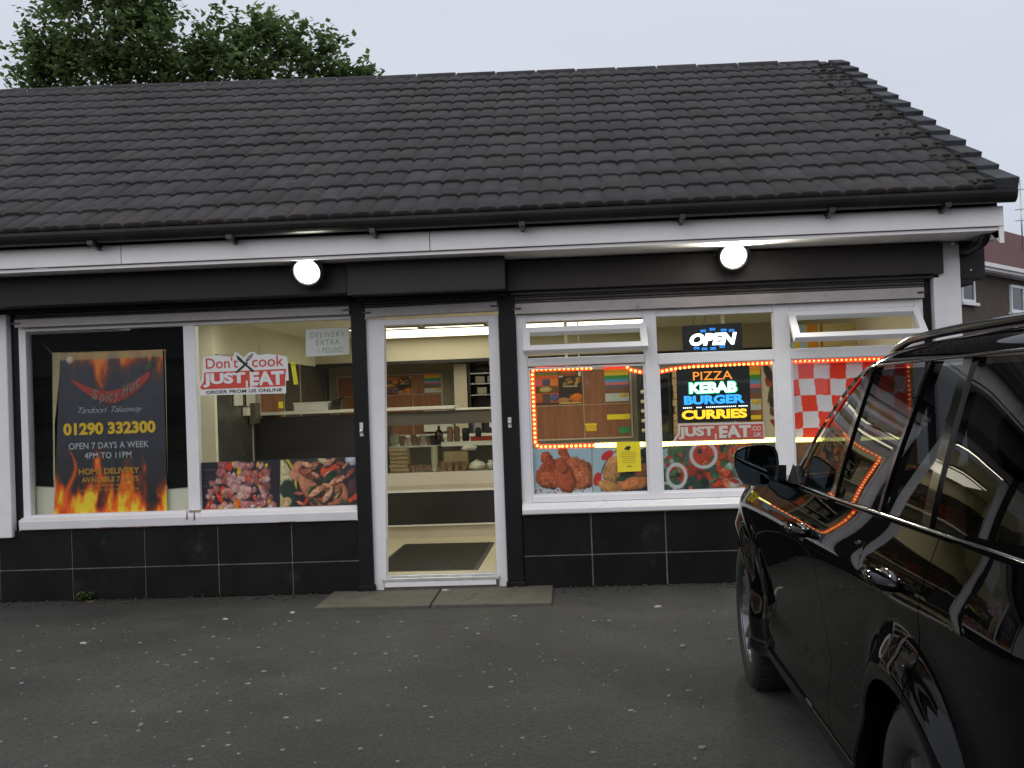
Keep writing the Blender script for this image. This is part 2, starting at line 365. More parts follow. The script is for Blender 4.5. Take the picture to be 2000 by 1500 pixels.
def tag(o, label, cat, group=None):
    o['label'] = label; o['category'] = cat
    if group: o['group'] = group
    return o
def kind(o, k): o['kind'] = k; return o
def thing(name, loc, label, cat, group=None, rz=0):
    o = bpy.data.objects.new(name, None); COL.objects.link(o); o.location = loc; o.rotation_euler = (0, 0, rz)
    o.empty_display_size = 0.2
    WORLD[o.name] = tuple(loc)
    return tag(o, label, cat, group)
def dup(root, loc, label, group=None, rz=None):
    r = root.copy(); COL.objects.link(r); r.location = loc; r['label'] = label
    if rz is not None: r.rotation_euler = (0, 0, rz)
    if group: r['group'] = group
    for ch in list(root.children):
        c = ch.copy(); COL.objects.link(c); c.parent = r
        for g in list(ch.children):
            d = g.copy(); COL.objects.link(d); d.parent = c
    return r

_font = {}
def glyphs(body, shear=0.0, bold=0.0, space=1.0):
    k = (body, shear, bold, space)
    if k not in _font:
        cu = bpy.data.curves.new('lettering', 'FONT'); cu.body = body; cu.size = 1; cu.shear = shear; cu.offset = bold
        cu.space_character = space; cu.resolution_u = 4; cu.fill_mode = 'FRONT'
        ob = bpy.data.objects.new('lettering', cu)
        me = bpy.data.meshes.new_from_object(ob)
        vs = np.array([v.co[:2] for v in me.vertices]); fs = [list(p.vertices) for p in me.polygons]
        bpy.data.objects.remove(ob); bpy.data.curves.remove(cu); bpy.data.meshes.remove(me)
        _font[k] = (vs, fs)
    return _font[k]
def text(mb, body, x0, x1, z0, z1, y, mi=0, shear=0.0, bold=0.0, rise=0.0, space=1.0):
    vs, fs = glyphs(body, shear, bold, space)
    lo = vs.min(0); hi = vs.max(0)
    u = (vs-lo)/(hi-lo)
    P = [(x0+(x1-x0)*a, y, z0+(z1-z0)*b+rise*a) for a, b in u]
    mb.add(P, fs, mi)
    return mb

# ------------------------------------------------------------------ ground
g = MB()
n = 60
xs = np.concatenate([[-300, -80, -30], np.linspace(-12, 12, n), [30, 80, 300]])
ys = np.concatenate([[-300, -80, -30], np.linspace(-14, 12, n), [30, 80, 300]])
P = np.zeros((len(ys), len(xs), 3))
for i, y in enumerate(ys):
    for j, x in enumerate(xs):
        z = 0.012*sin(x*0.9+y*0.4)*cos(y*0.7-0.3*x) if abs(x) < 12 and -14 < y < -0.4 else 0.0
        z *= min(1.0, max(0.0, (-y-0.4)/1.0))
        if 0.5 < x < 3 and -7 < y < -2: z *= 0.25
        P[i, j] = (x, y, z-0.006)
g.grid(P)
kind(obj('ground', g, 'asphalt', loc=(0, 0, 0)), 'structure')

b = MB()
for x0, x1, dz in ((-1.85, -1.03, 0.0), (-1.015, -0.17, 0.003)):
    b.prism_z([(x0, -0.70-0.04*(x0+1)), (x1, -0.70-0.04*(x1+1)), (x1, -0.01), (x0, -0.01)], -0.05, 0.012+dz)
ds = obj('doorstep_paving', b, 'concrete', bevel=0.006)
tag(ds, 'worn pale concrete slabs laid in the tarmac at the shop doorway', 'paving')

# gum spots and crumbs on the tarmac: nobody could count them
b = MB()
for k in range(760):
    y = -0.9-5.6*RNG.random()**0.8; x = -4.6+6.2*RNG.random()
    if x > 0.6 and y < -2: continue
    r = 0.003+0.0085*RNG.random()**2.6
    a0 = RNG.random()*6
    nn = 7; ring = [(x+r*(1+0.4*RNG.random())*cos(a0+2*pi*i/nn)*1.15, y+r*(1+0.4*RNG.random())*sin(a0+2*pi*i/nn)) for i in range(nn)]
    z = 0.012*sin(x*0.9+y*0.4)*cos(y*0.7-0.3*x)*min(1.0, max(0.0, (-y-0.4)))-0.006
    if 0.5 < x: z = 0.006
    b.prism_z(ring, z-0.004, z+0.0045)
kind(obj('gum_spots', b, 'gum'), 'stuff')
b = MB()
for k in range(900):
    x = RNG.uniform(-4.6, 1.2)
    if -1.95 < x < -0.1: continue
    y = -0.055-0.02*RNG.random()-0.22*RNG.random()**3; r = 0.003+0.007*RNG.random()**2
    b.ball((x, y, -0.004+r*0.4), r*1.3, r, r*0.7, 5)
kind(obj('wall_foot_grit_shade', b, 'grit_shade'), 'stuff')  # brown grit, also standing in for weak contact shade along the wall
lit = [(-0.98, -0.16, 0.04, 0.025, 'litter', 'crumpled white paper scrap on the concrete doorstep', 0.018),
       (-1.98, -0.78, 0.03, 0.02, 'litter', 'small white paper scrap on tarmac left of the doorstep', 0.0),
       (-2.4, -0.95, 0.03, 0.012, 'litter', 'pale torn strip on the tarmac below the meat poster', 0.0),
       (0.55, -0.9, 0.035, 0.018, 'litter', 'white scrap on the tarmac beside the front tyre of the black car', 0.0),
       (-0.45, -0.12, 0.05, 0.02, 'leaf_litter', 'dry brown leaf by the right foot of the shop doorway', 0.016),
       (-3.72, -0.14, 0.05, 0.03, 'leaf_litter', 'dead brown leaf by the green weed at the wall foot', 0.0),
       (-3.1, -1.6, 0.035, 0.014, 'litter', 'flat white scrap on open tarmac before the left window', 0.0)]
for x, y, a, c, m_, lb, z in lit:
    a *= 0.62; c *= 0.7
    b = MB(); k = 9
    rim = [(x+a*(0.7+0.5*RNG.random())*cos(2*pi*i/k), y+c*(0.7+0.5*RNG.random())*sin(2*pi*i/k), z+0.003+0.010*RNG.random()*(a/0.05)) for i in range(k)]
    b.add(rim+[(x, y, z+0.010)]+[(p[0], p[1], z-0.004) for p in rim], [(i, (i+1) % k, k) for i in range(k)]+[(i, k+1+i, k+1+(i+1) % k, (i+1) % k) for i in range(k)])
    tag(obj('litter_scrap', b, m_), lb, 'litter')

# ------------------------------------------------------------------ shop building
shop = thing('shop_building', (-1.5, 0, 0), 'single storey takeaway shop with dark tiled roof, white fascia board and black tiled front', 'shop')

# walls (front wall pieces, gable, rear, left continuation)
b = MB()
XL, XR = -7.2, 2.93
b.box(2.83, XR, 0.02, 7.6, 0, 2.47)                       # right gable
b.box(XL, XL+0.2, 0.02, 7.6, 0, 2.47)
b.box(XL+0.2, 2.83, 7.4, 7.6, 0, 2.47)                    # rear
b.box(XL+0.2, -4.32, 0.02, 0.22, 0, 2.47)                 # front wall left of the window
b.box(-4.32, -1.60, 0.03, 0.2, 0, 0.54)                   # behind plinths
b.box(-0.44, 2.83, 0.03, 0.2, 0, 0.54)
b.box(-4.32, 2.83, 0.03, 0.2, 2.16, 2.47)                 # over the openings
b.add([(XR, 0.02, 2.47), (XR, 7.6, 2.47), (XR, 3.75, 4.86)], [(0, 1, 2)])
b.add([(XL, 0.02, 2.47), (XL, 7.6, 2.47), (XL, 3.75, 4.86)], [(0, 2, 1)])
obj('wall', b, 'white_paint', shop)

# pillars
def part(name, mb, mats, parent=shop, **k): return obj(name, mb, mats, parent, **k)
b = MB(); b.box(-4.9, -4.345, -0.09, 0.02, 0.50, 2.28); part('white_pillar', b, 'white_paint', bevel=0.008)
b = MB(); b.box(2.735, 2.935, -0.10, 0.02, 0.0, 2.465); part('white_pillar', b, 'white_paint', bevel=0.008)
for x0, x1, y0 in ((-4.345, -4.285, -0.02), (-1.645, -1.535, -0.07), (-0.51, -0.385, -0.07), (2.675, 2.735, -0.03)):
    b = MB(); b.box(x0, x1, y0, 0.04, 0.0 if abs(y0) > 0.05 else 0.52, 2.30)
    if y0 < -0.05: b.box(x0-0.012, x1+0.012, y0-0.012, 0.0, 0.0, 0.05+0.02*random.random())
    p_ = part('pilaster', b, 'black_paint', bevel=0.006)
for x in (-1.588, -0.452):
    b = MB(); b.lathe([(0.0, -0.030), (0.012, -0.028), (0.016, -0.015), (0.012, 0.0)], (x, -0.072, 1.235 if x < -1 else 1.262), 10, axis='y')
    b.box(x-0.013, x+0.013, -0.078, -0.069, 1.195 if x < -1 else 1.222, 1.30)
    part('shutter_lock', b, 'alu')

# tiled plinths
def plinth(x0, x1, joints, zrow, ztop):
    b = MB(); y0 = -0.045
    b.box(x0, x1, -0.034, 0.03, 0.0, ztop-0.004, 1)
    xs = [x0]+[j for j in joints if x0 < j < x1]+[x1]
    rows = [(0.0, zrow-0.005), (zrow+0.005, ztop)]
    for (a, c) in zip(xs[:-1], xs[1:]):
        for (p, q) in rows:
            ja = 0.005 if a != x0 else 0; jc = 0.005 if c != x1 else 0
            t = 0.0012*random.random()
            b.box(a+ja, c-jc, y0-t, -0.033, p, q, 0)
    return part('tiled_plinth', b, ['plinth_tile', 'grout'], bevel=0.0012, segs=1)
pj = [-4.475+0.5775*i for i in range(14)]
plinth(-7.0, -1.647, [-4.475+0.5775*i for i in range(-4, 6)], 0.243, 0.55)
plinth(-0.383, 2.735, [0.135+0.56*i for i in range(0, 6)], 0.240, 0.55)

# black sign panels under the eave
for x0, x1, y0, z0, z1 in ((-7.0, -1.60, -0.36, 2.266, 2.489), (-1.60, -0.43, -0.385, 2.252, 2.489), (-0.43, 2.80, -0.15, 2.252, 2.475)):
    b = MB()
    b.box(x0+0.002, x1-0.002, y0, 0.02, z0, z1)
    if x0 > -5 and x0 < -1: b.box(x0-0.0, x1, y0-0.006, y0+0.002, z0-0.008, z0+0.008)
    b.box(x0+0.02, x1-0.02, max(y0+0.05, -0.12), 0.02, z0-0.03, z0-0.002)
    part('sign_panel', b, ['sign_black', 'sign_grey', 'sign_brown'][0 if x0 < -2 else (1 if x0 < -1 else 2)], bevel=0.004)

# roller shutter boxes with their bottom bars
def shutter(x0, x1, z0, z1, zb0, zb1, tilt=0.0):
    b = MB(); k = 4
    for i in range(k):
        a = z0+(z1-z0)*i/k; c = z0+(z1-z0)*(i+1)/k
        b.prism_x([(-0.045, a+0.002), (-0.062, a+0.004), (-0.072, (a+c)/2), (-0.062, c-0.004), (-0.045, c-0.002), (0.02, c-0.002), (0.02, a+0.002)], x0, x1)
    s = part('shutter_box', b, 'shutter_grey')
    b = MB(); b.prism([(x0+0.01, zb0), (x1-0.01, zb0+tilt), (x1-0.01, zb1+tilt), (x0+0.01, zb1)], -0.085, -0.01)
    obj('shutter_bar', b, 'shutter_bar', s, bevel=0.004)
    zz = (zb0+zb1)/2
    b = MB(); b.box(x1-0.055, x1+0.012, -0.092, -0.083, zz-0.006+tilt, zz+0.008+tilt); obj('shutter_hook', b, 'black_plastic', s)
    b = MB(); b.box(x0-0.012, x0+0.05, -0.092, -0.083, zz-0.006, zz+0.008); obj('shutter_hook', b, 'black_plastic', s)
shutter(-4.285, -1.647, 2.19, 2.285, 2.135, 2.188)
shutter(-0.383, 2.675, 2.16, 2.25, 2.085, 2.155)
shutter(-1.533, -0.512, 2.175, 2.275, 2.105, 2.165, 0.012)

# left window: old painted timber frame, two panes
def bars(mb, segs, y0=-0.02, y1=0.06):
    for x0, x1, z0, z1 in segs: mb.box(x0, x1, y0, y1, z0, z1)
b = MB()
bars(b, [(-4.285, -4.228, 0.64, 2.135), (-2.972, -2.878, 0.664, 2.10), (-1.642, -1.6335, 0.66, 2.10)])
bars(b, [(-4.228, -1.6335, 2.10, 2.135)])
bars(b, [(-4.228, -2.972, 0.64, 0.664), (-2.878, -1.642, 0.64, 0.662)], -0.016, 0.05)
wl = part('shop_window', b, 'white_paint', bevel=0.005)
b = MB(); b.prism_x([(-0.075, 0.555), (-0.085, 0.625), (-0.02, 0.645), (0.05, 0.645), (0.05, 0.555)], -4.29, -1.64)
obj('window_sill', b, 'white_paint', wl, bevel=0.006)
for x0, x1 in ((-4.228, -2.972), (-2.878, -1.642)):
    b = MB(); b.box(x0, x1, 0.012, 0.018, 0.655, 2.10); obj('glass_pane', b, 'glass', wl)

for x, z0, z1 in ((-2.962, 0.60, 0.668), (-2.905, 0.595, 0.662), (-3.6, 0.553, 0.562), (-3.3, 0.552, 0.56), (-2.2, 0.556, 0.563)):
    b = MB(); w_ = 0.006 if z1-z0 > 0.02 else 0.09
    b.prism([(x-w_, z0), (x+w_*0.6, z0+0.002), (x+w_, z1), (x-w_*0.3, z1)], -0.0885, -0.0865); obj('rust_mark', b, 'rust', wl)
# right window: white upvc, three bays with top lights
b = MB()
zT = 2.08
bars(b, [(-0.383, -0.303, 0.56, zT), (0.588, 0.685, 0.64, zT), (1.563, 1.684, 0.64, zT), (2.612, 2.675, 0.56, zT)], -0.03, 0.06)
for x0, x1 in ((-0.303, 0.588), (0.685, 1.563), (1.684, 2.612)):
    bars(b, [(x0, x1, 2.022, zT), (x0, x1, 1.68 if x0 < 0 else 1.660, 1.742)], -0.026, 0.056)
bars(b, [(-0.303, 2.612, 0.64, 0.69)], -0.026, 0.056)
wr = part('shop_window', b, 'upvc', bevel=0.006)
for (x0, x1) in ((-0.303, 0.588), (0.685, 1.563), (1.684, 2.612)):   # glazing beads
    b = MB()
    for z0, z1 in ((0.69, 1.67),):
        w_ = 0.014
        for a in ((x0, x0+w_, z0, z1), (x1-w_, x1, z0, z1), (x0+w_, x1-w_, z0, z0+w_), (x0+w_, x1-w_, z1-w_, z1)):
            b.prism([(a[0], a[2]), (a[1], a[2]), (a[1], a[3]), (a[0], a[3])], -0.012, 0.01)
    obj('glazing_bead', b, 'upvc', wr)
b = MB(); b.prism_x([(-0.105, 0.562), (-0.11, 0.60), (-0.03, 0.638), (0.05, 0.638), (0.05, 0.562)], -0.379, 2.673)
obj('window_sill', b, 'upvc', wr, bevel=0.006)
for x0, x1, z0, z1 in ((-0.303, 0.588, 0.69, 1.68), (0.685, 1.563, 0.69, 1.67), (1.684, 2.612, 0.69, 1.67), (0.685, 1.563, 1.742, 2.022)):
    b = MB(); b.box(x0, x1, 0.012, 0.018, z0, z1); obj('glass_pane', b, 'glass', wr)
def sash(x0, x1, zt, h, ang):
    b = MB(); t = 0.045; w_ = 0.05; d = 0.05
    def bx(a, c, p, q, y0=-d, y1=0.0, mi=0): b.box(a, c, y0, y1, p, q, mi)
    bx(x0, x0+w_, -h, 0); bx(x1-w_, x1, -h, 0); bx(x0+w_, x1-w_, -w_, 0); bx(x0+w_, x1-w_, -h, -h+w_)
    bx(x0+w_, x1-w_, -h+w_, -w_, -0.028, -0.022, 1)
    ca, sa = cos(ang), sin(ang)
    b.v = [(x, y*ca+z*sa*1.0, zt+z*ca-y*sa*1.0) if False else (x, -0.03+(y*ca+z*sa), zt+(-y*sa+z*ca)) for x, y, z in b.v]
    return obj('opening_sash', b, ['upvc', 'glass'], wr, bevel=0.004)
sash(-0.325, 0.605, 1.945, 0.235, radians(40))
sash(1.665, 2.630, 1.985, 0.30, radians(46))
for xx in (-0.308, 0.592, 1.68, 2.616):
    b = MB(); b.tube([(xx, -0.02, 1.76), (xx, -0.10, 1.80), (xx, -0.05, 1.94)], 0.006, 6); obj('sash_stay', b, 'steel', wr)

# doorway
b = MB()
b.prism([(-1.533, 0.0), (-1.453, 0.0), (-1.373, 2.075) if False else (-1.40, 2.085), (-1.533, 2.085)], -0.03, 0.07)
b.box(-0.594, -0.512, -0.03, 0.07, 0.0, 2.085); b.box(-1.405, -0.594, -0.026, 0.066, 2.035, 2.083)
df = part('door_frame', b, 'white_paint', bevel=0.006)
b = MB(); b.box(-1.47, -0.575, -0.06, 0.14, 0.075, 0.10); b.box(-1.45, -0.59, -0.03, 0.02, 0.10, 0.118); b.box(-1.45, -0.59, 0.05, 0.075, 0.10, 0.112)
obj('threshold', b, 'alu', df, bevel=0.003)
b = MB(); b.box(-1.46, -0.58, -0.05, 0.15, 0.0, 0.074); obj('door_step', b, 'concrete', df)
b = MB(); b.box(-1.455, -0.6, -0.056, -0.048, 0.035, 0.074); obj('step_trim', b, 'white_paint', df)
b = MB(); b.box(-0.60, -0.555, 0.09, 0.99, 0.115, 0.25); b.box(-0.60, -0.555, 0.09, 0.99, 1.95, 2.03); b.box(-0.60, -0.555, 0.09, 0.18, 0.25, 1.95); b.box(-0.60, -0.555, 0.9, 0.99, 0.25, 1.95)
b.box(-0.581, -0.574, 0.18, 0.9, 0.25, 1.95, 1)
dr = part('door', b, ['upvc', 'glass'], bevel=0.004)
b = MB(); b.tube([(-0.56, 0.93, 1.08), (-0.52, 0.93, 1.08), (-0.52, 0.83, 1.08)], 0.009, 8); obj('handle', b, 'steel', dr)

# fascia board, soffit, gutter
b = MB()
for x0, x1 in ((-7.3, -3.2), (-3.195, -0.95), (-0.945, 3.06)): b.box(x0, x1, -0.61, -0.585, 2.517, 2.655)
part('fascia_board', b, 'fascia_white', bevel=0.003)
b = MB(); b.box(-7.3, 3.05, -0.585, 0.02, 2.49, 2.512)
part('soffit', b, 'fascia_white')
b = MB(); b.box(-7.3, 3.03, -0.583, -0.575, 2.515, 2.815); part('eave_board', b, 'black_paint')
b = MB()
b.prism_x([(-0.585, 2.44), (-0.585, 2.655), (0.9, 2.95), (3.75, 4.6), (3.75, 4.42), (-0.2, 2.44)], 3.03, 3.062)
b.prism_x([(-0.60, 2.40), (-0.60, 2.517), (-0.40, 2.517)], 3.03, 3.062)
part('bargeboard', b, 'fascia_white')
b = MB(); k = 12
arc = [(-0.71+0.062*cos(pi+pi*i/k)+0.0, 2.745+0.085*sin(pi+pi*i/k)) for i in range(k+1)]
arc2 = [(-0.71+0.056*cos(2*pi-pi*i/k), 2.745+0.079*sin(2*pi-pi*i/k)) for i in range(k+1)]
b.prism_x(arc+arc2, -7.4, 3.09)
b.prism_x(arc, 3.09, 3.10)
gut = part('gutter', b, 'gutter')
for x in (-6.0, -4.4, -3.35, -2.35, -1.33, -0.28, 0.83, 1.85, 2.63):
    b = MB(); b.box(x-0.02, x+0.02, -0.78, -0.605, 2.641, 2.668); b.prism_x([(-0.78, 2.66), (-0.735, 2.635), (-0.615, 2.618), (-0.615, 2.668)], x-0.012, x+0.012)
    obj('gutter_bracket', b, 'gutter', gut)
b = MB(); b.tube([(3.02, -0.42, 2.56), (3.02, -0.42, 2.50), (3.0, -0.38, 2.44), (2.97, -0.2, 2.41), (2.965, -0.0, 2.40)], 0.036, 10)
obj('downpipe', b, 'gutter', gut)

# roof of double roman tiles
TH = math.atan2(2.24, 4.41); SL = sqrt(2.24**2+4.41**2); NC = 14; GA = SL/NC
ty, tz = cos(TH), sin(TH); ny, nz = -sin(TH), cos(TH)
def sag(x, f): return f*0.0165*(3.0-x)       # the ridge climbs a little towards the left
def rp(x, u, h): return (x, -0.66+u*ty+h*ny, 2.755+u*tz+h*nz+sag(x, u/SL))
b = MB(); tints = []
step = 0.0125; X0 = -7.35; X1 = 3.06
xsr = np.arange(X0, X1+1e-6, step); nx = len(xsr)
def wave(x): return 0.0185*(1-(1-abs(sin(pi*x/0.15)))**2.6)
for c in range(NC):
    rows = [[], [], [], [], []]
    off = 0.075*(c % 2)
    for x in xsr:
        ti = math.floor((x+off*0)/0.30)
        rg = random.Random(ti*131+c*977)
        dz = (rg.random()-0.5)*0.009; du = (rg.random()-0.5)*0.014; tb = 0.75+0.42*rg.random()
        w_ = wave(x); u_ = c*GA
        lip = 0.035+dz
        rows[0].append(rp(x, u_+du, 0.006+w_*0.55)); rows[1].append(rp(x, u_+du-0.004, lip+w_-0.004)); rows[2].append(rp(x, u_+du+0.006, lip+w_))
        rows[3].append(rp(x, u_+GA*0.5, 0.03+dz*0.5+w_)); rows[4].append(rp(x, u_+GA+0.05, 0.012+w_))
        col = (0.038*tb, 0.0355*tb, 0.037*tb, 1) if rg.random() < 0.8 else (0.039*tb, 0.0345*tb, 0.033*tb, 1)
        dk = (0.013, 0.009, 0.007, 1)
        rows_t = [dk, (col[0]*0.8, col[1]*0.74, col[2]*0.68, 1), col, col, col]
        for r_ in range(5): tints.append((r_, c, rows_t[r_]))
    b.grid(rows, smooth=True)
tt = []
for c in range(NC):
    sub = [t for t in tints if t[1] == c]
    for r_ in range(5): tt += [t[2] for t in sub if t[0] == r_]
# rear slope
bb = len(b.v)
b.add([(X0, 3.78, 4.97+sag(X0, 1)), (X1+0.06, 3.78, 4.97), (X1+0.06, 8.2, 2.75), (X0, 8.2, 2.75)], [(0, 1, 2, 3)])
b.add([(X0, -0.62, 2.72), (X1, -0.62, 2.72), (X1, 3.75, 4.94), (X0, 3.75, 4.94+sag(X0, 1))], [(0, 3, 2, 1)])
tt += [(0.03, 0.03, 0.03, 1)]*8
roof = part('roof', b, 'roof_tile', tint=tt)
# ridge tiles
b = MB(); tt = []; x = X0
while x < X1-0.25:
    L_ = 0.445; k = 10; r_ = 0.125*(1+0.03*random.random()); dz = 0.008*random.random(); tb = 0.6+0.5*random.random()
    vs = []
    for xx, rad in ((x+0.012, r_), (x+L_-0.012, r_*0.985)):
        for i in range(k+1):
            a = pi*i/k; vs.append((xx, 3.75+rad*cos(a)*1.05, 4.925+dz+rad*sin(a)*0.9+sag(x, 1)))
    fs = [(i, i+1, k+2+i, k+1+i) for i in range(k)]+[list(range(k, -1, -1)), list(range(k+1, 2*k+2))]
    b.add(vs, fs, 0, False); tt += [(0.04*tb, 0.038*tb, 0.04*tb, 1)]*len(vs)
    vs2 = []
    for xx in (x-0.014, x+0.014):
        for i in range(k+1):
            a = pi*i/k; vs2.append((xx, 3.75+(r_-0.006)*cos(a)*1.05, 4.925+(r_-0.006)*sin(a)*0.9+sag(x, 1)))
    b.add(vs2, [(i, i+1, k+2+i, k+1+i) for i in range(k)], 1); tt += [(0.1, 0.1, 0.1, 1)]*len(vs2)
    x += L_
obj('ridge', b, ['roof_tile', 'mortar'], roof, tint=tt)
# verge: stepped tile ends
b = MB(); tt = []
for c in range(NC):
    u_ = c*GA; tb = 0.7+0.5*random.random(); j = 0.006*random.random()
    x0, x1 = 2.985, 3.135+j*2
    def q(x, u, h): return rp(x, u, h)
    vs = []
    for (u, h0, h1) in ((u_-0.012+j, 0.01, 0.088+j), (u_+GA*0.98, -0.02, 0.054)):
        vs += [q(x0, u, h0), q(x1, u, h0), q(x1, u, h1), q(x0, u, h1)]
    b.add(vs, [(0, 1, 2, 3), (7, 6, 5, 4), (3, 2, 6, 7), (1, 5, 6, 2), (0, 4, 5, 1), (0, 3, 7, 4)])
    tt += [(0.055*tb, 0.058*tb, 0.066*tb, 1)]*8
obj('verge', b, 'roof_tile', roof, tint=tt, bevel=0.006)
b = MB()
for k in range(210):
    c = random.randrange(NC); u = c*GA-0.005+0.03*random.random()
    x = 3.0-abs(random.gauss(0, 0.16)) if k < 170 else random.uniform(-4.5, 3)
    r_ = random.uniform(0.006, 0.017) if k < 170 else random.uniform(0.005, 0.014)
    p = rp(x, u+(0.03 if k < 170 else -0.01), 0.05+wave(x) if k < 170 else 0.02)
    b.ball(p, r_*1.5, r_*1.2, r_*0.8, 6)
mo = obj('moss', b, 'moss', roof); mo['kind'] = 'stuff'
b = MB()
for k in range(46):
    c = random.randrange(NC); x = random.uniform(-4.5, 2.9); p = rp(x, (c+random.uniform(0.1, 0.9))*GA, 0.03+wave(x))
    b.ball(p, random.uniform(0.006, 0.016), random.uniform(0.005, 0.012), 0.004, 6)
dr_ = obj('bird_droppings', b, 'gum', roof); dr_['kind'] = 'stuff'

# ------------------------------------------------------------------ shop interior (fixed parts of the building)
b = MB(); b.box(-4.3, 2.82, 0.07, 7.4, 0.0, 0.1); part('floor', b, 'floor_in')
b = MB(); b.box(-4.3, 2.82, 0.2, 7.4, 2.25, 2.3); part('ceiling', b, 'ceiling')
b = MB(); b.box(-4.32, -4.26, 0.2, 7.4, 0.1, 2.25); b.box(2.78, 2.825, 0.2, 7.4, 0.1, 2.25); b.box(-4.26, -1.54, 0.065, 0.09, 0.1, 0.55); b.box(-0.5, 2.78, 0.065, 0.09, 0.1, 0.55)
part('side_wall', b, 'cream_pale')
b = MB(); b.box(-4.26, -3.1, 1.06, 1.12, 0.1, 2.25); b.box(-3.16, -3.1, 1.12, 5.6, 1.93, 2.25); part('partition', b, 'cream_pale')
b = MB()
ys_ = [1.12, 2.19, 3.39, 4.12, 5.6]
for a, c in zip(ys_[:-1], ys_[1:]): b.box(-3.155, -3.108, a+0.006, c-0.006, 0.1, 1.928, 0)
b.box(-3.17, -3.12, 1.12, 5.6, 0.1, 1.925, 1)
for a in ys_[1:4]: b.box(-3.12, -3.100, a-0.006, a+0.006, 0.1, 1.925, 1)
part('tiled_wall', b, ['dark_tile', 'wood_white'])
b = MB(); b.box(-3.1, 2.78, 4.9, 5.0, 1.955, 2.25); part('bulkhead', b, 'cream')
b = MB(); b.box(-3.1, 2.78, 4.88, 5.02, 1.915, 1.952); part('bulkhead_trim', b, 'counter_dark')
b = MB(); b.box(-3.1, 2.78, 5.6, 5.66, 0.1, 2.25); part('back_wall', b, 'grey_wall')
b = MB(); b.box(-0.36, 2.78, 2.25, 2.31, 0.1, 1.715); b.box(-0.36, 2.78, 2.24, 2.32, 1.715, 1.735); part('low_partition', b, 'grey_wall')
for x, w_ in ((-0.02, 0.03), (0.11, 0.012), (1.50, 0.035)):
    b = MB(); b.box(x, x+w_, 2.262, 2.30, 1.735, 2.25); part('post', b, 'counter_edge')

# counter with heated display
ct = thing('serving_counter', (-1.6, 2.3, 0.1), 'cream and black serving counter with glass display facing the open doorway', 'counter')
b = MB(); b.box(-3.1, -0.36, 2.335, 2.95, 0.1, 0.225); obj('kickboard', b, 'counter_cream', ct)
b = MB(); b.box(-3.1, -0.36, 2.30, 2.335, 0.222, 0.236); b.box(-3.1, -0.36, 2.29, 2.34, 0.556, 0.578); obj('edge_strip', b, 'counter_edge', ct)
b = MB(); b.box(-3.1, -0.36, 2.315, 2.95, 0.237, 0.555); b.box(-3.1, -1.905, 2.30, 2.95, 0.58, 1.335); obj('front_panel', b, 'counter_dark', ct)
b = MB(); b.prism_x([(2.33, 0.579), (2.325, 0.622), (2.355, 0.745), (2.95, 0.745), (2.95, 0.579)], -1.9, -0.36); obj('cream_panel', b, 'counter_cream', ct)
b = MB(); b.box(-1.9, -0.36, 2.345, 2.40, 1.215, 1.345); b.box(-1.9, -0.36, 2.401, 2.9, 1.295, 1.345); b.box(-1.9, -1.84, 2.5, 2.95, 0.75, 1.21); b.box(-0.42, -0.36, 2.36, 2.95, 0.75, 1.21); obj('hood', b, 'counter_brown', ct)
b = MB(); b.box(-3.1, -1.12, 2.27, 2.98, 1.365, 1.395); b.box(-1.12, -0.36, 2.31, 2.9, 1.348, 1.366); obj('counter_top', b, 'counter_edge', ct, bevel=0.003)
b = MB(); b.box(-1.9, -1.37, 2.62, 2.95, 0.985, 1.0); b.box(-1.30, -0.42, 2.58, 2.95, 0.985, 1.03); obj('display_shelf', b, 'counter_edge', ct)
b = MB(); b.box(-1.84, -0.42, 2.36, 2.366, 0.747, 1.214); obj('display_glass', b, 'case_glass', ct)
b = MB(); b.box(-1.8, -0.46, 2.42, 2.46, 1.272, 1.292); obj('fill_strip', b, 'pane_lit', ct)  # unseen strip behind the hood lip, added to light the display
b = MB(); b.box(-1.84, -0.42, 2.955, 2.97, 0.75, 0.985); obj('back_panel', b, 'grey_wall', ct)

# rear preparation cabinets seen through the display
b = MB(); b.box(-3.0, -0.3, 5.05, 5.58, 0.1, 1.0); b.box(-3.05, -0.28, 5.02, 5.59, 1.0, 1.03); kb = tag(obj('kitchen_unit', b, 'counter_edge'), 'pale kitchen unit along the back wall behind the counter display', 'kitchen unit')
b = MB(); b.box(-1.86, -1.48, 5.46, 5.59, 1.06, 1.33); tag(obj('white_board', b, 'paper', bevel=0.004), 'left white panel standing at the back seen through the counter display', 'panel')
b = MB(); b.box(-1.45, -1.12, 5.44, 5.59, 1.04, 1.345); tag(obj('white_board', b, 'paper', bevel=0.004), 'right white panel at the back directly behind the dark sauce bottle', 'panel')
mw_ = thing('microwave_oven', (-0.8, 5.25, 1.03), 'dark oven with pale hood on the back unit at right of the counter display', 'oven')
b = MB(); b.box(-1.06, -0.64, 5.1, 5.5, 1.03, 1.34); obj('oven_body', b, 'counter_dark', mw_, bevel=0.01)
b = MB(); b.box(-0.99, -0.79, 5.06, 5.10, 1.10, 1.25); obj('oven_window', b, 'paper', mw_)
b = MB(); b.box(-1.02, -0.66, 5.06, 5.11, 1.26, 1.28); obj('oven_trim', b, 'counter_edge', mw_)

